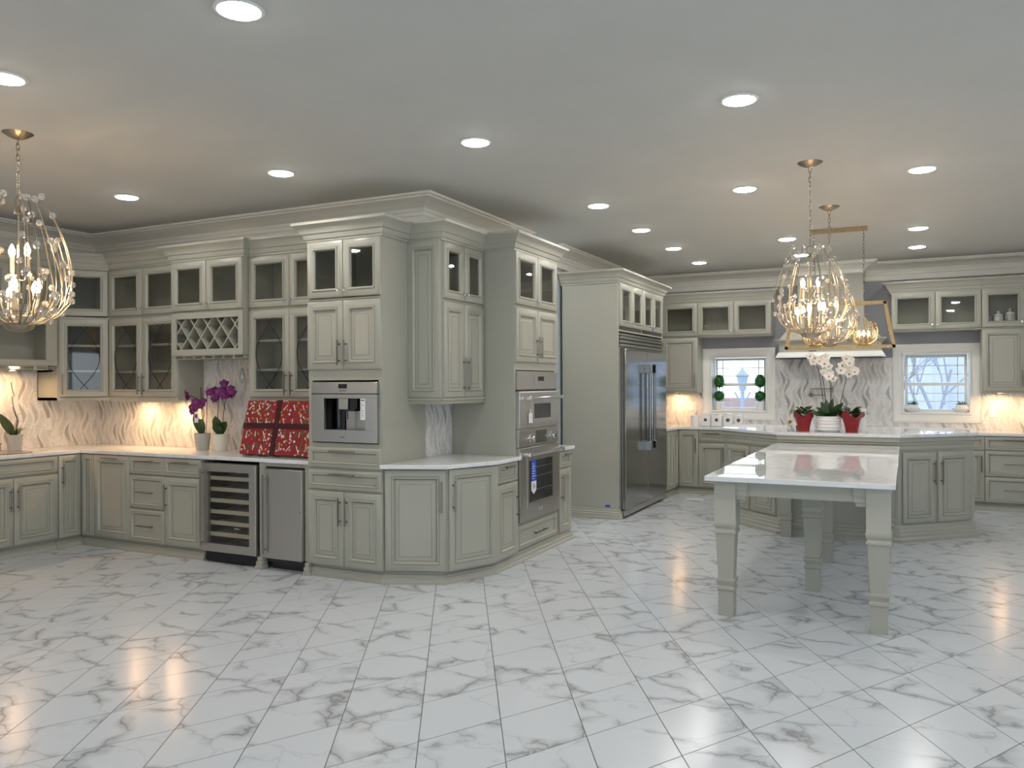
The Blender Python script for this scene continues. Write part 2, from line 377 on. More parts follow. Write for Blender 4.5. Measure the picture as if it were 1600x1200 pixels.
# windows
def window(n, x0, x1):
    z0, z1 = WZ; w = x1-x0; yg = YF+.13
    g = G(); cas = [(-.002, 0), (-.002, -.022), (.02, -.03), (.028, -.030), (.045, -.022), (.10, -.022), (.112, -.032), (.128, -.032), (.132, 0)]
    f = Fr(x0-.13, YF, 0)
    g.fr = f; g.frame(0, w+.26, z0-.13, z1+.13, [(i, y) for i, y in cas]+[(.132, .12), (.10, .12), (.10, 0)], hollow=True); g.fr = ID
    g.box(x0-.01, x1+.01, YF-.03, YF+.15, z0-.01, z0+.004)
    o = struct('window_%d' % n, g, 'white_trim')
    zm = (z0+z1)/2-.01
    for nm, a, b, y in (('upper_sash', zm-.02, z1, yg+.02), ('lower_sash', z0, zm+.02, yg-.01)):
        g = G(Fr(x0, y, 0)); g.frame(.012, w-.012, a+.004, b-.004, [(0, .02), (0, 0), (.035, 0), (.038, .02)], hollow=True)
        s = obj(nm, g, 'white_trim', o)
        g = G(Fr(x0, y, 0)); aw = w/6.2
        for xx in (aw, w-aw): g.box(xx-.006, xx+.006, .006, .014, a+.035, b-.035)
        for k in (1, 2): zz = a+.035+(b-a-.07)*k/3; g.box(.045, w-.045, .006, .014, zz-.006, zz+.006)
        obj('muntins', g, 'white_trim', s)
        obj('pane', G(Fr(x0, y, 0)).box(.045, w-.045, .008, .0115, a+.035, b-.035), 'window_glass', s)
window(1, *W1); window(2, *W2)

# ---------------------------------------------------------------- cabinets
PAN = [(0, 0), (0, -.018), (.003, -.021), (.050, -.021), (.0525, -.0205), (.055, -.028), (.064, -.028), (.071, -.015), (.075, -.009), (.0785, -.009), (.088, -.009), (.110, -.0165), (.1125, -.0175), (.118, -.017)]
DRW = [(0, 0), (0, -.018), (.003, -.021), (.028, -.021), (.030, -.0205), (.032, -.027), (.038, -.027), (.046, -.012), (.049, -.009), (.06, -.009)]
GLS = [(0, 0), (0, -.018), (.003, -.021), (.050, -.021), (.0525, -.0205), (.055, -.028), (.064, -.028), (.071, -.017), (.074, -.001)]
GZ = {'panel': (3, 8, 11), 'drawer': (3, 7)}
CG = ['cabinet_paint', 'glaze']
def bar_pull(parent, fr, x, z, L, vert=True, y=-.021):
    g = G(fr); a, b = (-L/2, L/2); off = y-.032; i = .035 if L > .1 else .02
    if vert:
        g.tube([(x, off, z+a), (x, off, z+b)], .0075, 8)
        for t_ in (a+i, b-i): g.tube([(x, y, z+t_), (x, off, z+t_)], .006, 8)
    else:
        g.tube([(x+a, off, z), (x+b, off, z)], .0075, 8)
        for t_ in (a+i, b-i): g.tube([(x+t_, y, z), (x+t_, off, z)], .0055, 8)
    return obj('handle', g, 'nickel', parent)
def knob(parent, fr, x, z, y=-.021):
    g = G(fr).lathe([(0, 0), (.006, 0), (.005, .014), (.013, .018), (.015, .024), (.012, .031), (0, .034)], x, y, z, n=14, axis='y')
    return obj('knob', g, 'chrome', parent)
def door(root, fr, x0, x1, z0, z1, kind='panel', h=None, hz=None, L=.20, name=None):
    gp = .0025; x0 += gp; x1 -= gp; w = x1-x0; hh = z1-z0
    if kind in ('panel', 'drawer'):
        pr = PAN if kind == 'panel' else DRW
        lim = min(w, hh)/2-.01; mx = pr[-1][0]
        if mx > lim: k = lim/mx; pr = [(a*k, y) for a, y in pr]
        d = obj(name or ('drawer' if kind == 'drawer' else 'door'), G(fr).frame(x0, x1, z0, z1, pr, glaze=GZ[kind]), CG, root, ang=50)
    else:
        d = obj(name or 'door', G(fr).frame(x0, x1, z0, z1, GLS, hollow=True, glaze=(3,)), CG, root, ang=50)
        obj('glass_pane', G(fr).box(x0+.07, x1-.07, -.010, -.007, z0+.07, z1-.07), 'cabinet_glass', d)
        if kind == 'lead':
            g = G(fr); a0, a1, b0, b1 = x0+.074, x1-.074, z0+.074, z1-.074; xc = (a0+a1)/2; hw = (a1-a0)/2
            for s in (-1, 1): g.tube([(xc+s*hw*(1.22*sin(pi*i/20)-.25), -.012, b0+(b1-b0)*i/20) for i in range(21)], .0032, 5)
            obj('leading', g, 'rubber', d)
    if h in ('L', 'R'):
        xx = x0+.030 if h == 'L' else x1-.030
        if kind in ('glass',): knob(d, fr, xx, z0+.052)
        else:
            bar_pull(d, fr, xx, hz if hz is not None else z1-.18, L)
    if h == 'H': bar_pull(d, fr, (x0+x1)/2, hz if hz is not None else (z1-.03 if hh < .2 else (z0+z1)/2), min(L, w*.5), False)
    return d
def carcass(g, w, d, z0, z1, hollow=False, shelves=()):
    if not hollow: return g.box(0, w, 0, d, z0, z1)
    t_ = .018
    g.box(0, t_, 0, d, z0, z1).box(w-t_, w, 0, d, z0, z1).box(t_, w-t_, 0, d, z0, z0+t_).box(t_, w-t_, 0, d, z1-t_, z1).box(t_, w-t_, d-t_, d, z0+t_, z1-t_)
    for s in shelves: g.box(t_, w-t_, .03, d-t_, s, s+.02)
    return g
CR = [(0, 2.695), (.012, 2.695), (.012, 2.712), (.022, 2.716), (.030, 2.735), (.034, 2.752), (.046, 2.758), (.052, 2.775), (.072, 2.805), (.095, 2.818), (.10, 2.822), (.10, 2.842), (0, 2.842)]
def crown_on(root, pts, prev=None, nxt=None, dz=0.):
    return obj('crown_moulding', G().sweep([(o, z+dz) for o, z in CR], pts, prev=prev, nxt=nxt), 'cabinet_paint', root, ang=30)
UP = [(-7.48, 3.6), (-7.48, 5.10), (-7.17, 5.44), (-6.20, 5.44), (-6.20, 5.37), (-5.31, 5.37), (-5.31, 5.44), (-4.36, 5.44), (-4.36, 5.12), (-3.64, 5.12), (-3.64, 5.49), (-3.33, 5.49), (-3.33, 6.19), (-3.03, 6.19), (-3.03, 7.105), (-3.655, 7.105)]
def crs(root, i, j): crown_on(root, UP[i:j+1], UP[i-1] if i else None, UP[j+1] if j+1 < len(UP) else None)
def unit(name, label, cat, fr, w, d, z0, group=None):
    p = fr((0, 0, z0)); return thing(name, label, cat, p, group)

# --- wall cabinets, left corner and middle wall
fL = Fr(-7.48, 0, 90)
r = thing('wall_cabinet', 'open-shelf wall cabinet with scalloped glass rack beneath, behind the big left chandelier', 'cabinet', (-7.48, 3.7, 1.70))
g = G(Fr(-7.48, 3.7, 90)); carcass(g, 1.38, .32, 1.78, 2.22, True); g.box(0, 1.38, -.02, 0, 2.14, 2.24).box(0, 1.38, -.02, 0, 1.74, 1.79).box(1.27, 1.38, -.02, 0, 1.79, 2.14).box(0, .06, -.02, 0, 1.79, 2.14).box(.64, .66, 0, .3, 1.8, 2.2)
g.box(0, 1.38, 0, .32, 2.22, 2.70)
obj('carcass', g, 'cabinet_paint', r, .002)
f_ = Fr(-7.48, 3.7, 90)
for k in range(3): door(r, f_, .0+k*.46, .46+k*.46, 2.245, 2.69, 'glass', 'R' if k % 2 == 0 else 'L')
crs(r, 0, 1)
def scallops(fr, w, d, z, n, root):
    g = G(fr); st = w/n
    g.box(0, w, 0, d, z+.028, z+.04)
    for i in range(n+1): g.box(max(0, i*st-.012), min(w, i*st+.012), 0, d, z, z+.028)
    for i in range(n): g.tube([(i*st+.012, .004, z+.006), (i*st+st/2, .004, z+.001), (i*st+st-.012, .004, z+.006)], .004, 6)
    return obj('stemware_rack', g, 'cabinet_paint', root)
scallops(Fr(-7.48, 3.7, 90), 1.3, .30, 1.70, 10, r)

r = thing('corner_wall_cabinet', 'diagonal corner wall cabinet with single glass doors beside the left chandelier', 'cabinet', (-7.8, 5.1, 1.40))
poly = [(-7.79, 5.10), (-7.49, 5.10), (-7.17, 5.45), (-7.17, 5.74), (-7.79, 5.74)]
g = G(); g.prism([(-7.79, 5.10), (-7.49, 5.10), (-7.475, 5.118), (-7.79, 5.118)], 1.40, 2.70).prism([(-7.19, 5.43), (-7.17, 5.45), (-7.17, 5.74), (-7.19, 5.74)], 1.40, 2.70)
for z in (1.40, 1.68, 1.93, 2.205, 2.682): g.prism(poly, z, z+.02 if z != 1.40 else 1.43)
g.box(-7.79, -7.78, 5.12, 5.74, 1.4, 2.7).box(-7.79, -7.19, 5.73, 5.74, 1.4, 2.7)
obj('carcass', g, 'cabinet_paint', r, .0015)
aD = math.degrees(math.atan2(.34, .31)); LD = math.hypot(.31, .34); fD = Fr(-7.48, 5.10, aD)
door(r, fD, .012, LD-.012, 2.235, 2.69, 'glass', 'L'); door(r, fD, .012, LD-.012, 1.435, 2.205, 'lead', 'L', 1.56, .2)
crs(r, 1, 2)

def glass_upper(label, x0, x1, yf, divs, crown_i, lower='lead'):
    w = x1-x0; fr = Fr(x0, yf, 0); r = thing('wall_cabinet', label, 'cabinet', (x0, yf, 1.40))
    g = G(fr); d = YW-yf-.01
    carcass(g, w, d, 2.215, 2.70, True)
    if lower == 'lead': carcass(g, w, d, 1.40, 2.215, True, (1.67, 1.93)); g.box(0, w, -.006, 0, 1.385, 1.432)
    obj('carcass', g, 'cabinet_paint', r, .0015)
    g = G(fr)
    xm = w/2
    for a, b, h in ((0, xm, 'R'), (xm, w, 'L')):
        door(r, fr, a, b, 2.235, 2.69, 'glass', h)
        if lower == 'lead': door(r, fr, a, b, 1.435, 2.205, 'lead', h, 1.56, .2)
    crs(r, *crown_i); return r, fr, w
glass_upper('glass-door wall cabinet with pointed-oval leading, left of the lattice wine rack', -7.165, -6.205, 5.44, 2, (2, 3))
r, fr, w = glass_upper('projecting wall cabinet with lattice wine rack below two glass doors', -6.20, -5.31, 5.37, 2, (3, 6), None)
g = G(fr); g.frame(0, w, 1.82, 2.215, [(0, .0), (0, -.016), (.055, -.016), (.058, 0)], hollow=True)
g.box(0, .018, 0, .36, 1.82, 2.215).box(w-.018, w, 0, .36, 1.82, 2.215).box(.018, w-.018, 0, .36, 1.82, 1.838)
obj('rack_box', g, 'cabinet_paint', r, .001)
obj('rack_back', G(fr).box(.018, w-.018, .34, .36, 1.84, 2.2), 'rack_shade_paint', r)
g = G(fr); a0, a1, b0, b1 = .056, w-.056, 1.876, 2.160; hh = b1-b0; st = (a1-a0)/4.6
def clipline(x, s):
    p = []; 
    xa, xb = x, x+s*hh*.78
    t0, t1 = 0., 1.
    for X, sg in ((a0, 1), (a1, -1)):
        da, db = sg*(xa-X), sg*(xb-X)
        if da < 0 and db < 0: return None
        if da < 0: t0 = max(t0, da/(da-db))
        elif db < 0: t1 = min(t1, da/(da-db))
    return (xa+(xb-xa)*t0, b0+hh*t0), (xa+(xb-xa)*t1, b0+hh*t1)
for k in range(-4, 10):
    for s in (1, -1):
        c = clipline(a0+k*st+st*.3, s)
        if not c: continue
        (xa, za), (xb, zb) = c
        if abs(zb-za) < .01: continue
        L_ = math.hypot(xb-xa, zb-za); nx, nz = -(zb-za)/L_*.005, (xb-xa)/L_*.005
        yy0, yy1 = (.001, .30) if s > 0 else (.0, .30)
        vs = [(xa+nx, yy0, za+nz), (xb+nx, yy0, zb+nz), (xb-nx, yy0, zb-nz), (xa-nx, yy0, za-nz), (xa+nx, yy1, za+nz), (xb+nx, yy1, zb+nz), (xb-nx, yy1, zb-nz), (xa-nx, yy1, za-nz)]
        g.add(vs, [(0, 1, 2, 3), (4, 7, 6, 5), (0, 4, 5, 1), (1, 5, 6, 2), (2, 6, 7, 3), (3, 7, 4, 0)])
obj('lattice', g, 'cabinet_paint', r)
scallops(Fr(-6.19, 5.38, 0), w-.02, .33, 1.785, 7, r)
glass_upper('glass-door wall cabinet with pointed-oval leading, above the red gift box', -5.305, -4.365, 5.44, 2, (6, 7))

# --- tall coffee cabinet
fr = Fr(-4.36, 5.12, 0); w = .72
r = thing('tall_cabinet', 'tall cabinet holding the built-in coffee machine', 'cabinet', (-4.36, 5.12, 0))
g = G(fr); g.box(0, w, 0, .62, .10, 1.08).box(0, .035, 0, .62, 1.08, 1.58).box(w-.035, w, 0, .62, 1.08, 1.58).box(.035, w-.035, .45, .62, 1.08, 1.58).box(0, w, 0, .62, 1.58, 2.215).box(.0, w, .05, .62, 0, .1)
carcass(g, w, .62, 2.215, 2.70, True); obj('carcass', g, 'cabinet_paint', r, .0015)
for a, b, h in ((0, w/2, 'R'), (w/2, w, 'L')):
    door(r, fr, a, b, 2.24, 2.69, 'glass', h); door(r, fr, a, b, 1.665, 2.21, 'panel', h, 1.80, .20); door(r, fr, a, b, .105, .695, 'panel', h, .54, .22)
door(r, fr, 0, w, .885, 1.048, 'drawer', 'H', None, .25); door(r, fr, 0, w, .712, .865, 'drawer', 'H', None, .25)
crs(r, 7, 10)
BM = [(0, .105), (0, 0), (.052, 0), (.052, .016), (.044, .026), (.040, .030), (.040, .048), (.030, .056), (.030, .068), (.018, .076), (.018, .090), (.010, .098), (.010, .105)]
BP = [(-4.36, 5.17), (-3.665, 5.17), (-3.24, 5.345), (-3.05, 5.80), (-3.05, 6.19), (-3.05, 7.14), (-3.05, 7.43), (-3.6, 7.43)]
def base_m(root, pts, prev=None, nxt=None): return obj('base_moulding', G().sweep(BM, pts, prev=prev, nxt=nxt), 'cabinet_paint', root, ang=30)
base_m(r, BP[0:2], None, BP[2])
g = G(); 
for k, (e, z) in enumerate(((.0, 0), (.012, 0))): pass
g.sweep(BM, [(-4.40, 5.11), (-4.35, 5.11)]); 
obj('plinth_foot', G().box(-4.405, -4.345, 5.085, 5.17, .0, .03).box(-4.40, -4.35, 5.09, 5.17, .03, .065).box(-4.396, -4.354, 5.10, 5.17, .065, .10), 'cabinet_paint', r, .003)

# coffee machine
fr = Fr(-4.31, 5.12, 0); w = .64
r = thing('coffee_machine', 'stainless built-in coffee machine with centre spout, in the tall cabinet', 'coffee machine', (-4.31, 5.12, 1.09))
g = G(fr); g.box(0, w, -.03, .0, 1.475, 1.565)
g.box(0, w, -.03, 0, 1.09, 1.187).box(0, w, -.03, 0, 1.438, 1.468).box(0, .125, -.03, 0, 1.187, 1.438).box(.525, w, -.03, 0, 1.187, 1.438).box(.02, w-.02, .0, .44, 1.10, 1.18).box(.02, w-.02, 0, .44, 1.445, 1.56)
obj('housing', g, 'steel', r, .002)
obj('recess', G(fr).box(.115, .125, 0, .16, 1.18, 1.445).box(.525, .535, 0, .16, 1.18, 1.445).box(.115, .535, .16, .17, 1.18, 1.445), 'dark_steel', r)
obj('side_panel', G(fr).box(.245, .52, .10, .16, 1.18, 1.44), 'steel', r, .002)
obj('trim_strip', G(fr).box(.0, w, -.028, .0, 1.468, 1.475), 'black', r)
obj('cup_bay', G(fr).box(.165, .22, .12, .158, 1.187, 1.43), 'black', r)
g = G(fr).box(.265, .355, -.022, .10, 1.35, 1.437); sp_ = obj('spout', g, 'steel', r, .002)
obj('nozzle', G(fr).box(.30, .42, -.018, .08, 1.335, 1.352).box(.36, .43, .0, .10, 1.352, 1.437).tube([(.345, -.01, 1.34), (.345, -.01, 1.27)], .004), 'black', sp_)
obj('milk_pipe', G(fr).box(.285, .297, .0, .01, 1.187, 1.34), 'black', sp_)
obj('display', G(fr).box(.27, .355, -.0315, -.030, 1.515, 1.55), 'dark_glass', r)
obj('button_row', G(fr).box(.28, .35, -.0308, -.030, 1.492, 1.502), 'nickel', r)
g = G(fr).box(.485, .53, -.0325, -.0305, 1.27, 1.435); s = obj('instruction_sticker', g, 'tag_white', r)
g = G(fr).box(.492, .522, -.0333, -.0325, 1.418, 1.426)
random.seed(3)
for k in range(9): zz = 1.29+k*.013; g.box(.493, .493+random.uniform(.01, .03), -.0333, -.0325, zz, zz+.003)
obj('print', g, 'ink', s)
obj('maker_mark', G(fr).box(.28, .328, -.0308, -.030, 1.128, 1.1325), 'ink', r)

# --- nook wall cabinet (end panel to camera, doors facing right)
r = thing('wall_cabinet', 'tall grey wall cabinet with panelled end, over the angled counter', 'cabinet', (-3.65, 5.49, 1.40))
g = G(); g.box(-3.65, -3.33, 5.49, 6.18, 1.41, 2.215); carcass_fr = Fr(-3.33, 5.49, 90); g.fr = carcass_fr; carcass(g, .69, .32, 2.215, 2.70, True); g.fr = ID
obj('carcass', g, 'cabinet_paint', r, .0015)
door(r, Fr(-3.65, 5.49, 0), 0, .32, 1.435, 2.695, 'panel', None, name='end_panel')
fr = Fr(-3.33, 5.49, 90)
for a, b, h in ((.01, .345, 'R'), (.345, .68, 'L')):
    door(r, fr, a, b, 2.235, 2.69, 'glass', h); door(r, fr, a, b, 1.435, 2.205, 'panel', h, 1.62, .28)
crs(r, 10, 12)
obj('light_rail', G().sweep([(0, 1.385), (.012, 1.385), (.02, 1.395), (.012, 1.405), (.025, 1.42), (.025, 1.432), (0, 1.432)], [(-3.65, 5.49), (-3.33, 5.49), (-3.33, 6.18)]), 'cabinet_paint', r)

# --- oven tower
fr = Fr(-3.03, 6.19, 90); w = .915
r = thing('tall_cabinet', 'tall oven cabinet facing right with glass doors at its top', 'cabinet', (-3.03, 6.19, 0))
g = G(fr); g.box(0, w, 0, .62, .10, .335).box(0, .03, 0, .62, .335, 1.665).box(w-.05, w, 0, .62, .335, 1.665).box(.03, w-.05, .5, .62, .335, 1.665).box(0, w, 0, .62, 1.665, 2.215)
carcass(g, w, .62, 2.215, 2.70, True); g.box(0, w, .05, .62, 0, .1); obj('carcass', g, 'cabinet_paint', r, .0015)
for a, b, h in ((.008, .455, 'R'), (.455, .905, 'L')):
    door(r, fr, a, b, 2.235, 2.69, 'glass', h); door(r, fr, a, b, 1.735, 2.205, 'panel', h, 1.87, .19)
door(r, fr, .01, .89, .11, .315, 'drawer', 'H', .215, .28)
crs(r, 12, 15); base_m(r, BP[4:6], BP[3], BP[6])
# double oven
fr = Fr(-3.03, 6.215, 90); w = .865
r = thing('double_wall_oven', 'stainless double wall oven with tubular handles and blue energy label', 'oven', (-3.03, 6.215, .345))
g = G(fr).box(.02, w-.02, .0, .45, .35, 1.65).box(0, w, -.022, 0, 1.495, 1.655); obj('housing', g, 'steel', r, .002)
obj('control_panel', G(fr).box(.34, .60, -.027, -.022, 1.535, 1.63), 'steel', r, .002)
obj('display', G(fr).box(.41, .54, -.0285, -.027, 1.57, 1.61), 'dark_glass', r)
obj('vent_slot', G(fr).box(.0, w, -.008, 0, 1.478, 1.495), 'black', r)
def oven_door(z0, z1, wz0, wz1, wx0, wx1, hz):
    g = G(fr); g.frame(0, w, z0, z1, [(0, 0), (0, -.035), (.004, -.038)], hollow=False)
    d = obj('oven_door', g, 'steel', r)
    g = G(fr).frame(wx0-.045, wx1+.045, wz0-.045, wz1+.045, [(0, -.038), (0, -.043), (.035, -.043), (.045, -.039)], hollow=True); obj('window_frame', g, 'steel', d)
    obj('window_pane', G(fr).box(wx0, wx1, -.041, -.0385, wz0, wz1), 'dark_glass', d)
    g = G(fr).tube([(.05, -.105, hz), (w-.05, -.105, hz)], .014, 12)
    h_ = obj('handle', g, 'chrome', d)
    for xx in (.07, w-.07): obj('handle_bracket', G(fr).box(xx-.03, xx+.03, -.118, -.036, hz-.016, hz+.016), 'chrome', h_, .005)
    return d
d1 = oven_door(1.16, 1.475, 1.235, 1.365, .30, .66, 1.42)
obj('hang_tag', G(fr).box(.17, .25, -.046, -.0445, 1.20, 1.285).box(.205, .215, -.0455, -.0445, 1.285, 1.32), 'tag_white', d1)
g = G(fr).box(0, w, -.032, 0, .995, 1.148); p_ = obj('knob_panel', g, 'steel', r, .002)
obj('touch_display', G(fr).box(.34, .58, -.035, -.032, 1.015, 1.125), 'steel_vertical', p_, .001)
for xx in (.22, .67):
    k_ = obj('knob', G(fr).lathe([(0, 0), (.036, 0), (.036, .008), (.026, .012), (.024, .045), (.018, .05), (0, .05)], xx, -.032, 1.065, n=20, axis='y'), 'chrome', p_)
d2 = oven_door(.35, .985, .50, .865, .19, .70, .93)
g = G(fr).box(.225, .325, -.0445, -.0412, .68, .865); e = obj('energy_label', g, 'blue_tape', d2)
g = G(fr); g.add([(.225, -.0445, .68), (.325, -.0445, .68), (.325, -.0445, .60), (.275, -.0445, .565), (.225, -.0445, .60), (.225, -.0412, .68), (.325, -.0412, .68), (.325, -.0412, .60), (.275, -.0412, .565), (.225, -.0412, .60)], [(0, 1, 2, 3, 4), (9, 8, 7, 6, 5), (0, 5, 6, 1), (1, 6, 7, 2), (2, 7, 8, 3), (3, 8, 9, 4), (4, 9, 5, 0)])
obj('label_tip', g, 'tag_white', e)
g = G(fr)
for k in range(7): g.box(.24, .24+random.uniform(.03, .07), -.0452, -.0445, .70+k*.022, .706+k*.022)
obj('label_print', g, 'tag_white', e)
obj('label_figures', G(fr).box(.265, .275, -.0452, -.0445, .61, .66).box(.29, .30, -.0452, -.0445, .62, .645), 'ink', e)
g = G(fr)
for zz in (.60, .72, .80): g.tube([(.2, -.0415, zz), (.69, -.0415, zz)], .0012, 4)
obj('rack_lines', g, 'nickel', d2)
obj('maker_badge', G(fr).frame(.40, .48, .405, .445, [(0, -.038), (0, -.041), (.006, -.041), (.006, -.038)], hollow=True), 'chrome', d2)

# --- base cabinets, shared front plane helpers
def base_unit(label, fr, w, spec, depth=.585, solid=True, foot=True, name='base_cabinet', group=None, z1=.892):
    r = thing(name, label, 'cabinet', fr((0, 0, 0)), group)
    g = G(fr).box(.001, w-.001, 0, depth, .10, z1)
    if foot: g.box(.001, w-.001, .05, depth, 0, .10)
    obj('carcass', g, 'cabinet_paint', r, .001)
    for s in spec: door(r, fr, *s[0:4], s[4], s[5] if len(s) > 5 else None, s[6] if len(s) > 6 else None, s[7] if len(s) > 7 else .2)
    return r
def bm_local(r, fr, w, x0=0): g = G(fr); g.sweep([(o, z) for o, z in BM], [(x0, .05), (w, .05)]); return obj('base_moulding', g, 'cabinet_paint', r, ang=30)
# left run (faces right)
fA = Fr(-7.20, 4.05, 90); r = base_unit('sink base cabinet with wide false drawer front, at the far left edge', fA, .845, [(0, .845, .735, .885, 'drawer'), (0, .425, .115, .715, 'panel', 'R', .53, .21), (.425, .845, .115, .715, 'panel', 'L', .53, .21)]); bm_local(r, fA, .845)
fA = Fr(-7.20, 3.2, 90); r = base_unit('two-door base cabinet beyond the sink cabinet, cut by the left edge', fA, .845, [(0, .845, .735, .885, 'drawer', 'H'), (0, .425, .115, .715, 'panel', 'R', .53, .21), (.425, .845, .115, .715, 'panel', 'L', .53, .21)]); bm_local(r, fA, .845)
# corner
r = thing('corner_base_cabinet', 'inside-corner base cabinet with two narrow doors meeting at right angles', 'cabinet', (-7.79, 4.9, 0))
g = G().prism([(-7.79, 4.90), (-7.2, 4.90), (-7.2, 5.15), (-7.0, 5.15), (-7.0, 5.74), (-7.79, 5.74)], .10, .892).prism([(-7.79, 4.90), (-7.25, 4.90), (-7.25, 5.2), (-7.0, 5.2), (-7.0, 5.74), (-7.79, 5.74)], 0, .10)
obj('carcass', g, 'cabinet_paint', r)
door(r, Fr(-7.20, 4.90, 90), 0, .228, .105, .885, 'panel', 'L', .70, .21); door(r, Fr(-7.18, 5.15, 0), 0, .18, .105, .885, 'panel')
base_m(r, [(-7.25, 4.90), (-7.25, 5.20), (-7.0, 5.20)])
fW = lambda x: Fr(x, 5.15, 0)
r = base_unit('full-height pull-out base cabinet with horizontal top handle, next to the corner', fW(-7.0), .495, [(0, .495, .105, .885, 'panel', 'H', .862, .22)]); bm_local(r, fW(-7.0), .495)
r = base_unit('three-drawer base cabinet between the pull-out and the narrow door unit', fW(-6.505), .46, [(0, .46, .728, .885, 'drawer', 'H', None, .22), (0, .46, .415, .716, 'drawer', 'H', None, .22), (0, .46, .105, .403, 'drawer', 'H', None, .22)]); bm_local(r, fW(-6.505), .46)
r = base_unit('drawer-over-door base cabinet directly left of the wine cooler', fW(-6.045), .465, [(0, .465, .728, .885, 'drawer', 'H', None, .22), (0, .465, .105, .716, 'panel', 'L', .54, .22)]); bm_local(r, fW(-6.045), .465)
# appliance surround
r = thing('appliance_surround', 'painted posts and rail framing the ice maker, on two stepped feet', 'cabinet trim', (-4.92, 5.15, 0))
g = G().box(-4.915, -4.85, 5.14, 5.74, .10, .892).box(-4.85, -4.425, 5.15, 5.74, .862, .892).box(-4.425, -4.362, 5.14, 5.74, .10, .892)
obj('frame', g, 'cabinet_paint', r, .001)
obj('plinth_foot', G().box(-4.925, -4.85, 5.09, 5.17, .0, .03).box(-4.92, -4.855, 5.10, 5.17, .03, .065).box(-4.916, -4.86, 5.11, 5.17, .065, .10), 'cabinet_paint', r, .003)
# wine cooler
fr = fW(-5.565); w = .635
r = thing('wine_cooler', 'stainless-framed wine cooler with glass door and empty wooden shelves', 'wine cooler', (-5.565, 5.15, 0))
g = G(fr).box(0, .02, 0, .55, .10, .87).box(w-.02, w, 0, .55, .10, .87).box(.02, w-.02, .53, .55, .10, .87).box(.02, w-.02, 0, .55, .10, .12).box(.02, w-.02, 0, .55, .85, .87)
obj('cabinet_body', g, 'black', r)
d = obj('door', G(fr).frame(.0, w, .10, .868, [(0, 0), (0, -.04), (.003, -.043), (.072, -.043), (.076, -.0)], hollow=True), 'steel', r)
obj('glass_pane', G(fr).box(.07, w-.07, -.03, -.026, .17, .80), 'cabinet_glass', d)
bar_pull(d, fr, .028, .48, .68, True, -.043)
for k in range(6): obj('shelf', G(fr).box(.03, w-.03, .02, .5, .235+k*.098, .243+k*.098).box(.03, w-.03, .005, .022, .228+k*.098, .262+k*.098), 'candle_sleeve', r)
g = G(fr).box(.02, w-.02, .0, .03, .01, .09)
for k in range(6): g.box(.02, w-.02, -.006, 0, .015+k*.013, .021+k*.013)
obj('toe_grille', g, 'black', r)
b1 = obj('manual_box', G(fr).box(.31, .40, .03, .10, .122, .32), 'black', base=(-5.22, 5.2, .12)); tag(b1, 'upright black carton standing at the bottom of the wine cooler', 'box')
obj('print', G(fr).box(.32, .38, .0288, .03, .295, .303).box(.32, .36, .0288, .03, .26, .264).box(.32, .37, .0288, .03, .235, .239), 'tag_white', b1)
b1 = obj('booklet_packet', G(fr).box(.42, .53, .04, .12, .122, .20), 'dark_glass', base=(-5.1, 5.2, .12)); tag(b1, 'low dark packet lying at the bottom right of the wine cooler', 'box')
obj('paper_edge', G(fr).box(.43, .52, .0385, .04, .135, .15), 'tag_white', b1)
# ice maker
fr = fW(-4.85); w = .425
r = thing('ice_maker', 'narrow plain stainless ice maker beside the wine cooler', 'ice maker', (-4.85, 5.15, 0))
obj('body', G(fr).box(.01, w-.01, 0, .5, .06, .856).box(.03, w-.03, .04, .5, 0, .06), 'black', r)
d = obj('door', G(fr).box(.012, w-.005, -.045, -.002, .10, .845), 'steel', r, .004)
bar_pull(d, fr, .032, .47, .66, True, -.045)
obj('lock', G(fr).lathe([(0, 0), (.005, 0), (.005, .002), (0, .002)], w-.022, -.045, .50, n=10, axis='y'), 'black', d)
# angled corner base
r = thing('corner_base_cabinet', 'angled outside-corner base cabinet with two wide doors below the nook counter', 'cabinet', (-3.64, 5.12, 0))
Q = [(-3.64, 5.14), (-3.185, 5.325), (-2.99, 5.785)]
obj('carcass', G().prism([Q[0], Q[1], (-3.01, 5.785), (-3.65, 5.785)], .10, .892).prism([(-3.64, 5.19), (-3.23, 5.36), (-3.06, 5.785), (-3.65, 5.785)], 0, .1), 'cabinet_paint', r)
for (a, b), h in (((Q[0], Q[1]), 'R'), ((Q[1], Q[2]), 'L')):
    dx, dy = b[0]-a[0], b[1]-a[1]; fr = Fr(a[0], a[1], math.degrees(math.atan2(dy, dx))); Ln = math.hypot(dx, dy)
    door(r, fr, .006, Ln-.006, .105, .885, 'panel', h, .68, .24)
base_m(r, BP[1:4], BP[0], BP[4])
fr = Fr(-3.01, 5.79, 90); r = base_unit('slim drawer-over-door base cabinet just left of the ovens', fr, .39, [(0, .385, .728, .885, 'drawer', 'H', None, .16), (0, .385, .105, .716, 'panel', 'R', .51, .22)], name='base_cabinet'); base_m(r, BP[3:5], BP[2], BP[5])
fr = Fr(-3.03, 7.14, 90); r = base_unit('slim drawer-over-door base cabinet just right of the ovens', fr, .29, [(0, .29, .728, .885, 'drawer', 'H', None, .14), (0, .29, .105, .716, 'panel', 'L', .54, .26)]); base_m(r, BP[5:8], BP[4])
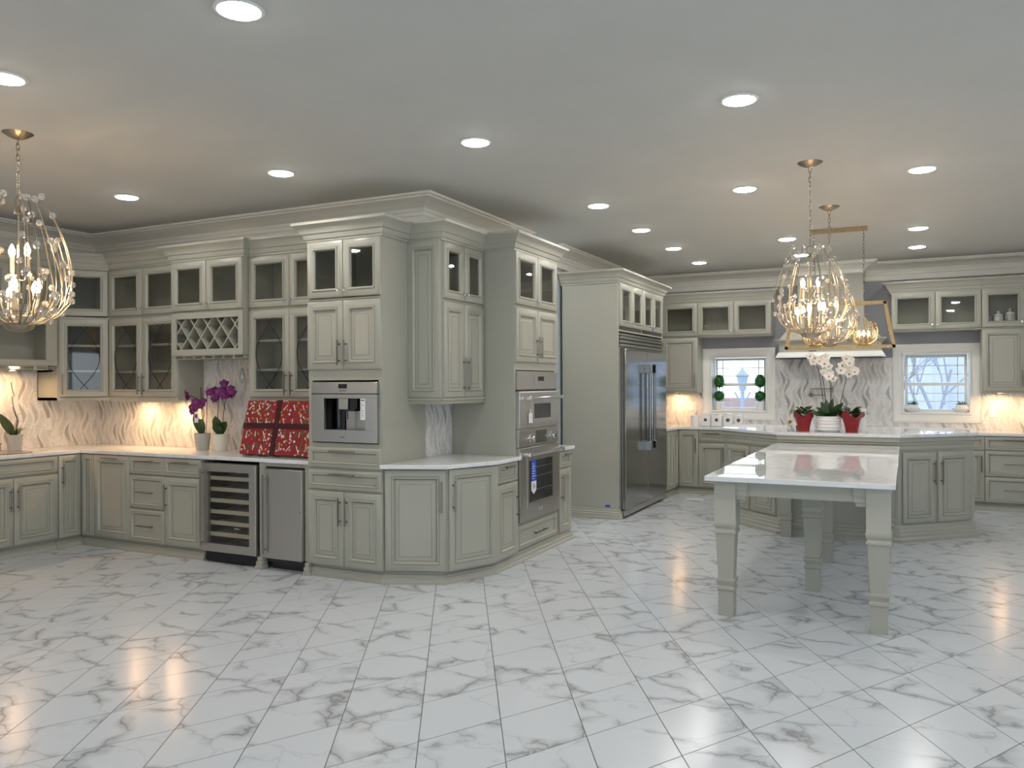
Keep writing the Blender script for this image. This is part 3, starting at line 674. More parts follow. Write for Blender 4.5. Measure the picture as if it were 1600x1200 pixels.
# counters
def counter(label, pts, z0=.895, z1=.927, base=None, group=None):
    o = obj('countertop', G().prism(pts, z0, z1), 'quartz', bev=.004, base=base or (pts[0][0], pts[0][1], z0)); return tag(o, label, 'countertop', group)
counter('long white L-shaped countertop along the left and wine-bar walls', [(-7.795, 3.2), (-7.17, 3.2), (-7.17, 5.12), (-4.365, 5.12), (-4.365, 5.745), (-7.795, 5.745)])
counter('white countertop with clipped corner between coffee machine and ovens', [(-3.638, 5.075), (-3.15, 5.27), (-2.955, 5.75), (-2.955, 6.185), (-3.65, 6.185), (-3.65, 5.755), (-3.638, 5.745)])
counter('tiny white countertop at the right side of the oven cabinet', [(-3.655, 7.123), (-2.985, 7.123), (-2.985, 7.47), (-3.655, 7.47)])
# mosaic splashbacks
def splash(label, g, m): return tag(obj('backsplash', g, m), label, 'backsplash')
splash('wavy marble mosaic behind the wine-bar counter', G().box(-7.79, -6.2, 5.735, 5.748, .928, 1.40).box(-6.2, -5.3, 5.735, 5.748, .928, 1.82).box(-5.3, -4.37, 5.735, 5.748, .928, 1.40), 'wave_mosaic')
splash('wavy marble mosaic above the sink on the left wall', G().box(-7.798, -7.785, 3.2, 5.09, .928, 1.70).box(-7.798, -7.785, 5.09, 5.735, .928, 1.40), 'wave_mosaic_side')
splash('wavy marble mosaic panel in the nook between coffee machine and ovens', G().box(-3.658, -3.645, 5.75, 6.185, .928, 1.41).box(-3.652, -3.645, 5.49, 5.75, .928, 1.41), 'wave_mosaic_side')

# ---------------------------------------------------------------- fridge bay
r = thing('fridge_enclosure', 'tall painted surround with four small glass doors above the refrigerator', 'cabinet', (XO, 8.70, 0))
g = G().box(-3.628, -2.95, 8.69, 8.73, 0, 2.70).box(XO+.002, -2.95, 10.52, 10.56, 0, 2.70); fr = Fr(-2.95, 8.73, 90); g.fr = fr; carcass(g, 1.79, .69, 2.14, 2.70, True); g.box(.88, .91, 0, .68, 2.15, 2.69); g.fr = ID
g.box(-2.972, -2.948, 8.686, 8.735, 0, 2.70)
obj('carcass', g, 'cabinet_paint', r, .0015)
for k in range(4): door(r, fr, .01+k*.4425, .01+(k+1)*.4425, 2.20, 2.685, 'glass', 'R' if k % 2 == 0 else 'L')
crown_on(r, [(-3.64, 8.69), (-2.95, 8.69), (-2.95, 10.56), (-3.64, 10.56)], dz=-.01)
obj('base_moulding', G().sweep([(o*.7, z*1.15) for o, z in BM], [(-3.625, 8.69), (-2.945, 8.69), (-2.945, 8.735)]), 'cabinet_paint', r, ang=30)
t_ = obj('painters_tape', G().box(-3.10, -3.045, 8.686, 8.6895, .135, .16), 'blue_tape', base=(-3.08, 8.688, .135)); tag(t_, 'scrap of blue tape near the foot of the fridge side panel', 'tape')
t_ = obj('painters_tape', G(fr).box(1.26, 1.31, -.0235, -.0212, 2.215, 2.24), 'blue_tape', base=(-2.93, 9.99, 2.2)); tag(t_, 'scrap of blue tape on the small glass doors above the refrigerator', 'tape')
fr = Fr(-2.95, 8.74, 90); w = 1.77
r = thing('refrigerator', 'large two-door stainless refrigerator with paired tubular handles', 'refrigerator', (-3.6, 8.74, 0))
obj('body', G(fr).box(.02, w-.02, .0, .66, .06, 2.12), 'black', r)
g = G(fr).box(0, w, -.012, 0, 1.945, 1.96).box(0, w, -.012, 0, 2.095, 2.115).box(0, .025, -.012, 0, .0, 1.95).box(w-.025, w, -.012, 0, .0, 1.95)
for k in range(3): g.box(.0, w, -.03, -.004, 1.967+k*.043, 1.992+k*.043)
obj('grille', g, 'steel', r, .002)
sp = .885
for a, b, hx in ((.03, sp-.003, sp-.10), (sp+.003, w-.03, sp+.10)):
    d = obj('door', G(fr).box(a, b, -.07, -.012, .10, 1.935), 'steel_vertical', r, .006)
    h_ = obj('handle', G(fr).tube([(hx, -.13, .80), (hx, -.13, 1.70)], .018, 14), 'dark_steel', d)
    for zz in (.76, 1.70): obj('handle_bracket', G(fr).box(hx-.028, hx+.028, -.155, -.068, zz-.035, zz+.075), 'dark_steel', h_, .004)
obj('toe_kick', G(fr).box(.02, w-.02, -.055, 0, .025, .092), 'steel', r, .003)

# ---------------------------------------------------------------- back wall cabinets
fb = lambda x, y=11.45: Fr(x, y, 0)
def back_upper(label, x0, x1, doors, tall=False, cpts=None, prev=None, nxt=None, z0=2.19):
    fr = fb(x0); w = x1-x0; r = thing('wall_cabinet', label, 'cabinet', (x0, 11.45, 1.4 if tall else z0))
    g = G(fr); carcass(g, w, .32, z0, 2.685, True)
    if tall: g.box(0, w, 0, .32, 1.40, z0)
    obj('carcass', g, 'cabinet_paint', r, .0015)
    for a, b, h in doors: door(r, fr, a, b, 2.212, 2.675, 'glass', h)
    if tall: door(r, fr, doors[0][0], doors[0][1], 1.425, 2.185, 'panel', 'R', 1.58, .2)
    crown_on(r, cpts, prev, nxt, dz=-.02); return r
back_upper('left tall wall cabinet on the window wall, glass top door over a solid door', -3.22, -2.69, [(.02, .53, 'R')], True, [(-3.6, 11.45), (-2.69, 11.45)], nxt=(-2, 11.45))
back_upper('short two-door glass cabinet over the window with topiaries', -2.688, -1.68, [(0, .504, 'R'), (.504, 1.008, 'L')], False, [(-2.688, 11.45), (-1.68, 11.45), (-1.68, 11.77)], prev=(-3, 11.45))
back_upper('short two-door glass cabinet over the window with white bowls', -.19, .815, [(0, .5, 'R'), (.5, 1.005, 'L')], False, [(-.19, 11.77), (-.19, 11.45), (.815, 11.45)], nxt=(2, 11.45))
back_upper('tall wall cabinet at the right edge with white jars behind its glass door', .817, 1.27, [(0, .453, 'R')], True, [(.817, 11.45), (1.27, 11.45)], prev=(0, 11.45), nxt=(2, 11.45))
back_upper('wall cabinet past the right edge of the view', 1.272, 1.75, [(0, .478, 'R')], True, [(1.272, 11.45), (1.75, 11.45), (1.75, 11.77)], prev=(0, 11.45))
# light rails
def rail(r_x0, r_x1): return
# base run
yb = 11.12; fB = lambda x: Fr(x, yb, 0)
DD = lambda w, h='R': [(0, w, .728, .885, 'drawer', 'H', None, .2), (0, w, .105, .716, 'panel', h, .56, .2)]
r = thing('corner_base_cabinet', 'inside-corner base cabinet beyond the refrigerator', 'cabinet', (-3.6, 10.6, 0))
g = G().prism([(-3.65, 10.565), (-2.90, 10.565), (-2.90, 11.12), (-2.60, 11.12), (-2.60, 11.77), (-3.65, 11.77)], .10, .892).prism([(-3.65, 10.565), (-2.95, 10.565), (-2.95, 11.17), (-2.60, 11.17), (-2.60, 11.77), (-3.65, 11.77)], 0, .10); obj('carcass', g, 'cabinet_paint', r)
door(r, Fr(-2.90, 10.57, 90), 0, .255, .105, .885, 'panel', None); door(r, Fr(-2.90, 10.57, 90), .258, .525, .105, .885, 'panel', None); door(r, Fr(-2.88, yb, 0), 0, .275, .105, .885, 'panel', 'R', .68, .2)
base_m(r, [(-2.95, 10.57), (-2.95, 11.17), (-2.60, 11.17)])
xs_ = [(-2.60, .375, 'drawer-over-door base cabinet below the labelled canisters', DD(.375)), (-2.225, .45, 'base cabinet below the topiary window, mostly behind the island', DD(.45)), (-1.775, .45, 'base cabinet left of the cooking spot, hidden by the island', DD(.45)),
       (-1.325, .80, 'wide drawer base cabinet under the range hood, behind the island', [(0, .8, .728, .885, 'drawer', 'H'), (0, .8, .415, .716, 'drawer', 'H'), (0, .8, .105, .403, 'drawer', 'H')]),
       (-.525, .55, 'base cabinet right of the cooking spot, hidden by the island', DD(.55)), (.025, .40, 'base cabinet below the white-bowl window, behind the island', DD(.40)),
       (.425, .395, 'narrow drawer-over-door base cabinet showing past the island end', DD(.395)), (.82, .62, 'three-drawer base cabinet at the right edge on the window wall', [(0, .62, .728, .885, 'drawer', 'H', None, .24), (0, .62, .415, .716, 'drawer', 'H', None, .24), (0, .62, .105, .403, 'drawer', 'H', None, .24)]),
       (1.44, .6, 'base cabinet past the right edge of the view', DD(.6))]
for x0, w, lb, sp_ in xs_:
    r = base_unit(lb, fB(x0), w, sp_); bm_local(r, fB(x0), w)
counter('long white countertop along the window wall', [(-3.655, 10.57), (-2.865, 10.57), (-2.865, 11.085), (2.04, 11.085), (2.04, 11.772), (-3.655, 11.772)])
g = G().box(-3.655, -2.69, 11.765, 11.778, .928, 1.40).box(-2.69, -1.675, 11.765, 11.778, .928, 1.012).box(-1.675, -.185, 11.765, 11.778, .928, 1.865).box(-.185, .835, 11.765, 11.778, .928, 1.012).box(.835, 2.04, 11.765, 11.778, .928, 1.40)
splash('wavy marble mosaic covering the window wall around the hood', g, 'wave_mosaic')
# range hood
r = thing('range_hood', 'painted mantel-style range hood with chimney between the two windows', 'range hood', (-.93, 11.5, 1.87))
obj('chimney', G().box(HX[0], HX[1], HY, 11.775, 2.4, 3.0), 'cabinet_paint', r)
x0, x1 = -1.56, -.30
g = G(); n = 0
g.add([(x0, 11.33, 2.12), (x1, 11.33, 2.12), (x1, 11.775, 2.12), (x0, 11.775, 2.12), (HX[0], HY, 2.42), (HX[1], HY, 2.42), (HX[1], 11.775, 2.42), (HX[0], 11.775, 2.42)], [(0, 1, 2, 3), (7, 6, 5, 4), (0, 4, 5, 1), (1, 5, 6, 2), (2, 6, 7, 3), (3, 7, 4, 0)])
obj('sloped_hood', g, 'cabinet_paint', r)
obj('mantel', G().box(x0, x1, 11.33, 11.775, 1.90, 2.10).sweep([(0, 2.06), (.01, 2.06), (.02, 2.075), (.045, 2.10), (.055, 2.105), (.055, 2.12), (0, 2.12)], [(x0, 11.77), (x0, 11.33), (x1, 11.33), (x1, 11.77)]), 'cabinet_paint', r, .001)
obj('lower_moulding', G().sweep([(0, 1.875), (.04, 1.875), (.04, 1.895), (.03, 1.90), (.022, 1.925), (.01, 1.935), (.01, 1.95), (0, 1.95)], [(x0, 11.77), (x0, 11.33), (x1, 11.33), (x1, 11.77)]), 'white_trim', r)
obj('filter_panel', G().box(x0, x1, 11.33, 11.775, 1.868, 1.876), 'black', r)
for k in range(4): obj('control_button', G().lathe([(0, 0), (.009, 0), (.009, .004), (0, .005)], -1.17+k*.024, 11.33, 1.96, n=10, axis='y'), 'black', r)

# ---------------------------------------------------------------- island and table
ZI = 1.04
IS = [(-1.86, 9.94), (-1.86, 9.22), (-1.19, 8.60), (-.09, 8.60), (.57, 9.22), (.57, 9.94)]
def inset(pts, d):
    out = []; k = len(pts); P = [Vector(p) for p in pts]
    for i in range(k):
        a, b, c = P[i-1], P[i], P[(i+1) % k]; d1 = (b-a).normalized(); d2 = (c-b).normalized(); n1 = Vector((d1.y, -d1.x)); n2 = Vector((d2.y, -d2.x))
        m_ = (n1+n2)/(1+n1.dot(n2)); out.append(tuple(b-m_*d))
    return out
r = thing('kitchen_island', 'angled kitchen island with raised-panel doors, stepped mouldings and white top', 'kitchen island', (-.64, 9.3, 0))
obj('carcass', G().prism(IS, .0, 1.0), 'cabinet_paint', r)
obj('countertop', G().prism(inset(IS, -.055), 1.008, ZI), 'quartz', r, .004)
obj('frieze_moulding', G().sweep([(0, .875), (.008, .875), (.008, .885), (.016, .892), (.016, .915), (.012, .92), (.024, .94), (.024, .955), (.036, .965), (.036, .995), (.046, 1.0), (.046, 1.008), (0, 1.008)], IS, closed=True), 'cabinet_paint', r, ang=30)
obj('base_moulding', G().sweep([(0, .16), (.008, .16), (.012, .145), (.02, .14), (.02, .115), (.03, .105), (.03, .08), (.042, .07), (.042, .045), (.06, .03), (.06, .0), (0, 0)], IS, closed=True), 'cabinet_paint', r, ang=30)
for (a, b) in ((IS[1], IS[2]), (IS[3], IS[4])):
    dx, dy = b[0]-a[0], b[1]-a[1]; Ln = math.hypot(dx, dy); fr = Fr(a[0], a[1], math.degrees(math.atan2(dy, dx))); c_ = Ln/2
    door(r, fr, .04, c_-.012, .175, .86, 'panel', 'R', .66, .24); door(r, fr, c_+.012, Ln-.04, .175, .86, 'panel', 'L', .66, .24)
for (a, b, n) in ((IS[0], IS[1], 1), (IS[4], IS[5], 1), (IS[5], IS[0], 4)):
    dx, dy = b[0]-a[0], b[1]-a[1]; Ln = math.hypot(dx, dy); fr = Fr(a[0], a[1], math.degrees(math.atan2(dy, dx)))
    for k in range(n): door(r, fr, .03+k*(Ln-.06)/n, .03+(k+1)*(Ln-.06)/n, .175, .86, 'panel', None if n == 1 else ('R' if k % 2 == 0 else 'L'), .66, .2)
def leg_mesh(h, wt, wb, cx, cy):
    g = G(); 
    def ring(pr):
        vs = []; 
        for a, z in pr: vs += [(cx-a, cy-a, z), (cx+a, cy-a, z), (cx+a, cy+a, z), (cx-a, cy+a, z)]
        k = len(pr); fs = [(i*4+j, i*4+(j+1) % 4, (i+1)*4+(j+1) % 4, (i+1)*4+j) for i in range(k-1) for j in range(4)]+[(3, 2, 1, 0), tuple(range(4*k-4, 4*k))]
        g.add(vs, fs)
    t, b = wt/2, wb/2
    ring([(b, 0), (b, .165), (b+.004, .168), (b+.009, .175), (b+.009, .190), (b+.002, .197), (b+.001, .205), (b+.007, .215), (b+.009, .228), (b+.012, .232), (b+.012, .245), (b, .25), (t-.008, .545), (t+.002, .55), (t+.002, .565), (t-.004, .572), (t-.006, .582), (t, .592), (t+.004, .60), (t+.004, .622), (t, .628), (t, h)])
    return g
r = thing('dining_table', 'long counter-height table with glossy white quartz top attached to the island', 'table', (-.64, 5.5, 0))
obj('tabletop', G().prism([(-1.215, 5.34), (-.068, 5.34), (-.068, 8.552), (-1.215, 8.552)], .897, .930), 'quartz', r, .004)
g = G()
g.box(-1.08, -.175, 5.42, 5.445, .80, .896).box(-1.155, -1.13, 5.5, 8.55, .80, .896).box(-.125, -.10, 5.5, 8.55, .80, .896)
obj('apron', g, 'cabinet_paint', r, .002)
for cx, cy in ((-1.09, 5.455), (-.165, 5.455), (-.64, 6.36), (-.64, 7.43), (-1.10, 8.455), (-.18, 8.455)):
    obj('leg', leg_mesh(.896, .14, .10, cx, cy), 'cabinet_paint', r, .0015)
for cx in (-.99, -.265):
    g = G(); y0 = 5.395
    for a, z0, z1 in ((.045, .845, .896), (.038, .83, .845), (.04, .80, .83), (.03, .775, .80)): g.box(cx-a, cx+a, y0+(.045-a), 5.42, z0, z1)
    obj('corbel', g, 'cabinet_paint', r, .002)

# ---------------------------------------------------------------- ceiling lights
def can_light():
    r = thing('recessed_light', '', 'ceiling light', (0, 0, ZC))
    obj('trim_ring', G().lathe([(.087, 0), (.104, 0), (.106, -.004), (.09, -.010), (.087, -.007), (.087, 0)], 0, 0, ZC, n=32, cap=False), 'white_trim', r)
    obj('diffuser', G().lathe([(0, -.002), (.0865, -.002), (.0865, -.007), (.078, -.013), (.05, -.018), (0, -.020)], 0, 0, ZC, n=32), 'led', r)
    return r
LG = 'recessed ceiling lights'
spots = [(-2.52, 2.53, 'nearest recessed light, cut by the top edge of the picture'), (-4.15, 2.55, 'recessed light cut by the left edge, above the left chandelier canopy'), (-5.87, 4.62, 'recessed light above the lattice wine rack'), (-4.19, 4.62, 'recessed light in front of the coffee machine cabinet'),
 (-2.53, 4.61, 'lone recessed light above the angled outside corner counter'), (-.84, 4.59, 'large recessed light left of the chandelier canopies, nearest on the right half'), (-1.19, 6.73, 'recessed light left of the chandelier chains, just below the nearest canopy height'), (.10, 6.71, 'recessed light right of the front chandelier canopy'),
 (-2.467, 6.76, 'recessed light in front of the oven cabinet, nearest of the row towards the refrigerator'), (-2.467, 8.04, 'second light of the row running along the ovens and fridge'), (-2.467, 9.32, 'third light of the row running along the ovens and fridge'), (-2.46, 10.58, 'farthest light of the row running along the ovens and fridge'),
 (-1.19, 9.29, 'recessed light seen just left of the hanging linear fixture bar'), (.10, 9.27, 'recessed light right of the linear fixture, the nearer of two stacked'), (.10, 10.54, 'recessed light right of the linear fixture, the farther of two stacked'), (-1.19, 10.54, 'recessed light seen through the top of the front chandelier'),
 (1.4, 6.71, 'recessed light outside the picture, right of the farther lamps, level with the front chandelier'), (1.4, 9.27, 'recessed light outside the picture, right of the farther lamps, level with the linear pendant'), (.85, 4.59, 'recessed light outside the picture, above the near right floor, level with the coffee machine'), (-.84, 2.53, 'recessed light outside the picture, over the camera side, middle, in the nearest visible row'), (.85, 2.53, 'recessed light outside the picture, above the near right floor, in the nearest visible row'), (2.6, 4.59, 'recessed light outside the picture, by the right wall, level with the coffee machine'), (2.6, 6.71, 'recessed light outside the picture, by the right wall, level with the front chandelier'), (-5.87, 2.55, 'recessed light outside the picture, by the left wall, in the nearest visible row'), (-2.52, .4, 'recessed light outside the picture, over the camera side, left of middle, just behind the camera'), (-4.2, .4, 'recessed light outside the picture, over the camera side, far left, just behind the camera'), (-.84, .4, 'recessed light outside the picture, over the camera side, middle, just behind the camera'), (-5.87, .4, 'recessed light outside the picture, by the left wall, just behind the camera'), (2.6, 2.5, 'recessed light outside the picture, by the right wall, in the nearest row'), (2.6, .4, 'recessed light outside the picture, by the right wall, just behind the camera'), (-2.5, -1.7, 'recessed light outside the picture, above the near left floor, well behind the camera'), (.8, -1.7, 'recessed light outside the picture, above the near right floor, well behind the camera'), (-4.05, 7.80, 'unseen light added outside the picture to brighten the side passage, just inside it'), (-5.3, 7.80, 'unseen light added outside the picture to brighten the side passage, deep inside it')]  # the two passage lights are unseen, added to brighten its wall strip
cl0 = can_light()
for i, (x, y, lb) in enumerate(spots):
    if i == 0: cl0.location = (x, y, ZC); cl0['label'] = lb; cl0['group'] = LG
    else: dup(cl0, (x, y, ZC), lb, LG if 'outside' not in lb else 'recessed lights outside the frame')

# ---------------------------------------------------------------- chandeliers
def chain(g, x, y, z0, z1, r=.0028, pitch=.034):
    n = max(2, int((z1-z0)/pitch)); p = (z1-z0)/n
    for i in range(n):
        zc = z0+(i+.5)*p; h = p*.68; wd = p*.30; pts = []
        for k in range(12):
            a = 2*pi*k/12; u = wd*cos(a); v = h*sin(a)
            pts.append((x+u, y, zc+v) if i % 2 else (x, y+u, zc+v))
        g.tube(pts, r, 5, closed=True)
EGG = [(.03, 0), (.10, .012), (.17, .05), (.218, .11), (.24, .18), (.245, .25), (.235, .33), (.21, .41), (.175, .49), (.14, .56), (.11, .62)]
def egg(t):
    t *= len(EGG)-1; i = min(int(t), len(EGG)-2); f = t-i; a, b = EGG[i], EGG[i+1]; return a[0]+(b[0]-a[0])*f, a[1]+(b[1]-a[1])*f
CRY = None
def crystal_mesh(r):
    g = G(); g.ball((0, 0, 0), r, 10, 6); return mesh('crystal', g, 'crystal', ang=25)
def chandelier(label, loc, top, sc, metal='silver_leaf', nb=42, seed=1, small=False, canopy=True, group=None):
    """loc = bottom centre of the cup; top = ceiling height"""
    rnd = random.Random(seed); x, y, z = loc; r = thing('chandelier', label, 'chandelier', loc, group)
    if canopy:
        obj('canopy', G().lathe([(.012, -.04), (.03, -.035), (.06, -.02), (.085, -.003), (.088, 0)], x, y, top, n=48, ribs=16, amp=.025), metal, r)
        g = G(); chain(g, x, y, z+.66*sc, top-.035); obj('chain', g, metal, r)
    gs = G(); gs.tube([(x, y, z+.02), (x, y, z+.58*sc)], .005*sc, 8); gs.tube([(x+.022*sc*cos(a), y, z+.62*sc+.03*sc*sin(a)) for a in [2*pi*k/14 for k in range(14)]], .0035*sc, 6, closed=True); gs.lathe([(0, .56*sc), (.02*sc, .565*sc), (.012*sc, .59*sc), (0, .6*sc)], x, y, z, n=12)
    obj('centre_stem', gs, metal, r)
    obj('cup', G().lathe([(0, 0), (.03*sc, .002*sc), (.055*sc, .014*sc), (.068*sc, .032*sc), (.06*sc, .033*sc), (0, .02*sc)], x, y, z, n=48, ribs=16, amp=.03), metal, r)
    cm = crystal_mesh(.0165*(sc if not small else sc*1.3)); 
    zs = .03*sc
    for i in range(nb):
        a = 2*pi*(i*.381966)+rnd.uniform(-.1, .1); tm = (.34, .46, .58, .72, .88, 1.)[i % 6]*rnd.uniform(.93, 1.0) if not small else rnd.uniform(.5, .95)
        inner = rnd.choice((1., 1., .93, .8, .66)); pts = []; k = 12
        for q in range(k+1):
            rr, hh = egg(tm*q/k); ff = 1-(1-inner)*min(1, q/k*1.4); tw = .25*sin(q/k*2)*((i % 2)*2-1)*.4
            pts.append((x+rr*ff*sc*cos(a+tw), y+rr*ff*sc*sin(a+tw), z+zs+hh*sc))
        b_ = obj('branch', G().tube(pts, .0028*sc if not small else .0024, 5), metal, r)
        for q in (k, (5, 6, 7, 8)[i % 4]):
            c = bpy.data.objects.new('crystal', cm); C.objects.link(c); c.parent = b_; p = Vector(pts[q])-Vector(loc); dd = Vector((cos(a), sin(a), .3))*(.008*sc if q != k else 0); c.location = p+dd
    # candles
    pos = [(-.05, .0, .36), (.05, .01, .36)]+[(.092*cos(t), .092*sin(t), .16+.03*(int(t*10)%2)) for t in [2*pi*k/5+.5 for k in range(5)]] if not small else [(-.05, 0, .13), (.05, 0, .13), (0, .05, .13)]
    for px, py, pz in pos:
        px *= sc; py *= sc; pz *= sc; k = sc if not small else 1.15*sc
        s_ = obj('candle', G().lathe([(0, -.085*k), (.0095*k, -.085*k), (.0095*k, 0), (0, 0)], x+px, y+py, z+pz, n=12).lathe([(0, -.09*k), (.018*k, -.092*k), (.02*k, -.082*k), (0, -.085*k)], x+px, y+py, z+pz, n=12).tube([(x, y, z+pz-.11*k), (x+px*.6, y+py*.6, z+pz-.115*k), (x+px, y+py, z+pz-.088*k)], .003*k, 6), 'candle_sleeve' if not small else metal, r)
        obj('bulb', G().lathe([(0, 0), (.008*k, .002*k), (.014*k, .018*k), (.0155*k, .03*k), (.010*k, .048*k), (.003*k, .062*k), (0, .066*k)], x+px, y+py, z+pz, n=10), 'bulb', s_)
    return r
chandelier('large crystal-budded egg chandelier cut by the left edge', (-4.995, 3.15, 1.885), ZC, 1.31, seed=5, nb=48)
chandelier('nearest crystal-budded egg chandelier over the white table', (-.628, 6.146, 1.862), ZC, 1.03, seed=11, nb=48)
chandelier('second crystal-budded egg chandelier, half hidden behind the front one', (-.632, 7.775, 1.862), ZC, 1.0, seed=17, nb=42)
# linear fixture
r = thing('linear_pendant', 'aged-gold rectangular frame pendant with two crystal bowls over the island', 'pendant light', (-.63, 8.93, 1.885))
obj('ceiling_bar', G().box(-.90, -.365, 8.90, 8.96, 3.09, 3.129), 'aged_gold', r, .002)
for cx in (-.88, -.40):
    g = G(); chain(g, cx, 8.93, 2.37, 3.09, .0025, .034); obj('chain', g, 'nickel', r)
A = [(-1.155, 1.905), (-.125, 1.905), (-.205, 2.35), (-1.075, 2.35)]
g = G(); k = .018
for i in range(4):
    a, b = Vector(A[i]), Vector(A[(i+1) % 4]); d = (b-a).normalized(); n_ = Vector((-d.y, d.x)); a2, b2 = a-d*k*.8, b+d*k*.8
    vs = [(p.x+s*n_.x*k, 8.93+t, p.y+s*n_.y*k) for t in (-.022, .022) for p, s in ((a2, -1), (b2, -1), (b2, 1), (a2, 1))]
    g.add(vs, [(0, 1, 2, 3), (7, 6, 5, 4), (0, 4, 5, 1), (1, 5, 6, 2), (2, 6, 7, 3), (3, 7, 4, 0)])
obj('frame', g, 'aged_gold', r, .002)
bowl_root = r
def bowl(cx, seed):
    sc = .53; x, y, z = cx, 8.93, 1.925; rnd = random.Random(seed)
    hub = obj('bowl', G().lathe([(0, -.004), (.06, -.004), (.062, .006), (.03, .01), (0, .01)], x, y, z, n=20).tube([(x, y, z), (x, y, 2.33)], .004, 6), 'gold_leaf', bowl_root)
    for i in range(26):
        a = 2*pi*i*.381966; tm = rnd.uniform(.5, .92); pts = []
        for q in range(9): rr, hh = egg(tm*q/8); pts.append((x+rr*sc*cos(a), y+rr*sc*sin(a), z+hh*sc))
        obj('branch', G().tube(pts, .0022, 5).ball(pts[-1], .009, 8, 5).ball(pts[5], .009, 8, 5), 'gold_leaf', hub)
    for px, py in ((-.045, 0), (.04, .02), (0, -.04)):
        obj('candle', G().lathe([(0, .01), (.009, .01), (.009, .085), (0, .085)], x+px, y+py, z, n=10), 'gold_leaf', hub)
        obj('bulb', G().lathe([(0, .085), (.011, .095), (.013, .11), (.006, .135), (0, .145)], x+px, y+py, z, n=10), 'bulb', hub)
bowl(-.40, 3); bowl(-.87, 4)

# ---------------------------------------------------------------- under-cabinet lights
def puck(x, y, z, label, s=1.):
    r = thing('puck_light', label, 'under-cabinet light', (x, y, z), 'under-cabinet puck lights')
    obj('housing', G().lathe([(.030, 0), (.036, 0), (.034, -.010), (.030, -.010), (.030, 0)], x, y, z, n=20, cap=False), 'nickel', r)
    obj('lens', G().lathe([(0, -.002), (.0295, -.002), (.0295, -.008), (0, -.008)], x, y, z, n=20), 'puck', r)
    return r
puck(-6.42, 5.56, 1.398, 'warm puck light under the cabinet left of the wine rack, its right one'); puck(-6.95, 5.56, 1.398, 'warm puck light under the cabinet left of the wine rack, its left one'); 
puck(-7.58, 4.72, 1.700, 'warm puck light under the open shelf cabinet, nearer the corner'); puck(-7.62, 4.2, 1.700, 'warm puck light under the open shelf cabinet, off the left edge')
puck(-3.02, 11.6, 1.398, 'warm puck light under the left wall cabinet beside the topiary window')
puck(1.02, 11.58, 1.398, 'warm puck light under the right wall cabinet with the white jars'); puck(1.5, 11.58, 1.398, 'warm puck light past the right edge of the picture')

# ---------------------------------------------------------------- plants and small things
def leaf(g, base, tip, w, sag=.0, fold=.15, n=8, side=None):
    a, b = Vector(base), Vector(tip); d = b-a; s_ = Vector(side) if side else d.cross(Vector((0, 0, 1)))
    if s_.length < 1e-5: s_ = Vector((1, 0, 0))
    s_.normalize(); nn = s_.cross(d).normalized(); vs = []; fs = []
    for i in range(n+1):
        t = i/n; p = a+d*t+Vector((0, 0, sag*sin(pi*t)))*1.; ww = w*sin(pi*min(1, .06+.94*t)**.8)*.5 if t < 1 else 0
        vs += [tuple(p-s_*ww+nn*ww*fold), tuple(p), tuple(p+s_*ww+nn*ww*fold)]
    for i in range(n): k = 3*i; fs += [(k, k+1, k+4, k+3), (k+1, k+2, k+5, k+4)]
    g.add(vs, fs)
def flower(g, gc, c, r, facing, rnd):
    f = Vector(facing).normalized(); u = f.cross(Vector((0, 0, 1))).normalized(); v = u.cross(f); c = Vector(c)
    for k, (a, l, w) in enumerate(((90, 1., .75), (18, 1.05, 1.1), (162, 1.05, 1.1), (234, .95, .65), (306, .95, .65))):
        a = R(a+rnd.uniform(-6, 6)); d = u*cos(a)+v*sin(a); s_ = (-u*sin(a)+v*cos(a)); leaf(g, tuple(c), tuple(c+d*r*l+f*r*.1), r*w, 0, .25, 5, side=tuple(s_))
    gc.ball(tuple(c+f*r*.12), r*.16, 6, 4)
def orchid(label, x, y, z, pot, potm, stems, flm, leaves, fr_=.045, base_h=.15, seed=1, pr=(.058, .078), name='potted_orchid', potname='pot', facing=(.35, -1, .1)):
    rnd = random.Random(seed); r = thing(name, label, 'potted plant', (x, y, z))
    if pot: 
        p_ = obj(potname, G().lathe([(0, 0), (pr[0], 0), (pr[1], base_h), (pr[1]-.006, base_h), (pr[1]-.012, base_h-.02), (0, base_h-.02)], x, y, z, n=28), potm, r)
        obj('soil', G().lathe([(0, base_h-.022), (pr[1]-.008, base_h-.022), (0, base_h-.012)], x, y, z, n=20), 'soil', p_)
    for (dx, dy, dz, w) in leaves: 
        g = G(); leaf(g, (x+dx*.1, y+dy*.1, z+base_h-.01), (x+dx, y+dy, z+dz), w, .03, .25, 10, side=(1, .3, -dx*2)); obj('leaf', g, 'leaf_orchid', r)
    for pts, fl in stems:
        P = [(x+a, y+b, z+c) for a, b, c in pts]; Q_ = []
        for i in range(len(P)-1):
            for q in range(5): t = q/5; Q_.append(tuple(P[i][k]*(1-t)+P[i+1][k]*t for k in range(3)))
        Q_.append(P[-1]); st_ = obj('stem', G().tube(Q_, .0035, 6), 'stick', r)
        for (a, b, c) in fl:
            g = G(); gc = G(); flower(g, gc, (x+a, y+b, z+c), fr_*rnd.uniform(.85, 1.1), (facing[0]+rnd.uniform(-.4, .4), facing[1], facing[2]+rnd.uniform(-.2, .2)), rnd)
            f_ = obj('flower', g, flm, st_, ang=80); obj('throat', gc, 'petal_throat', f_)
    return r
random.seed(21)
def cl(cx, cz, n, sx, sz): return [(cx+random.uniform(-sx, sx), random.uniform(-.05, 0), cz+random.uniform(-sz, sz)) for _ in range(n)]
zc_ = .928
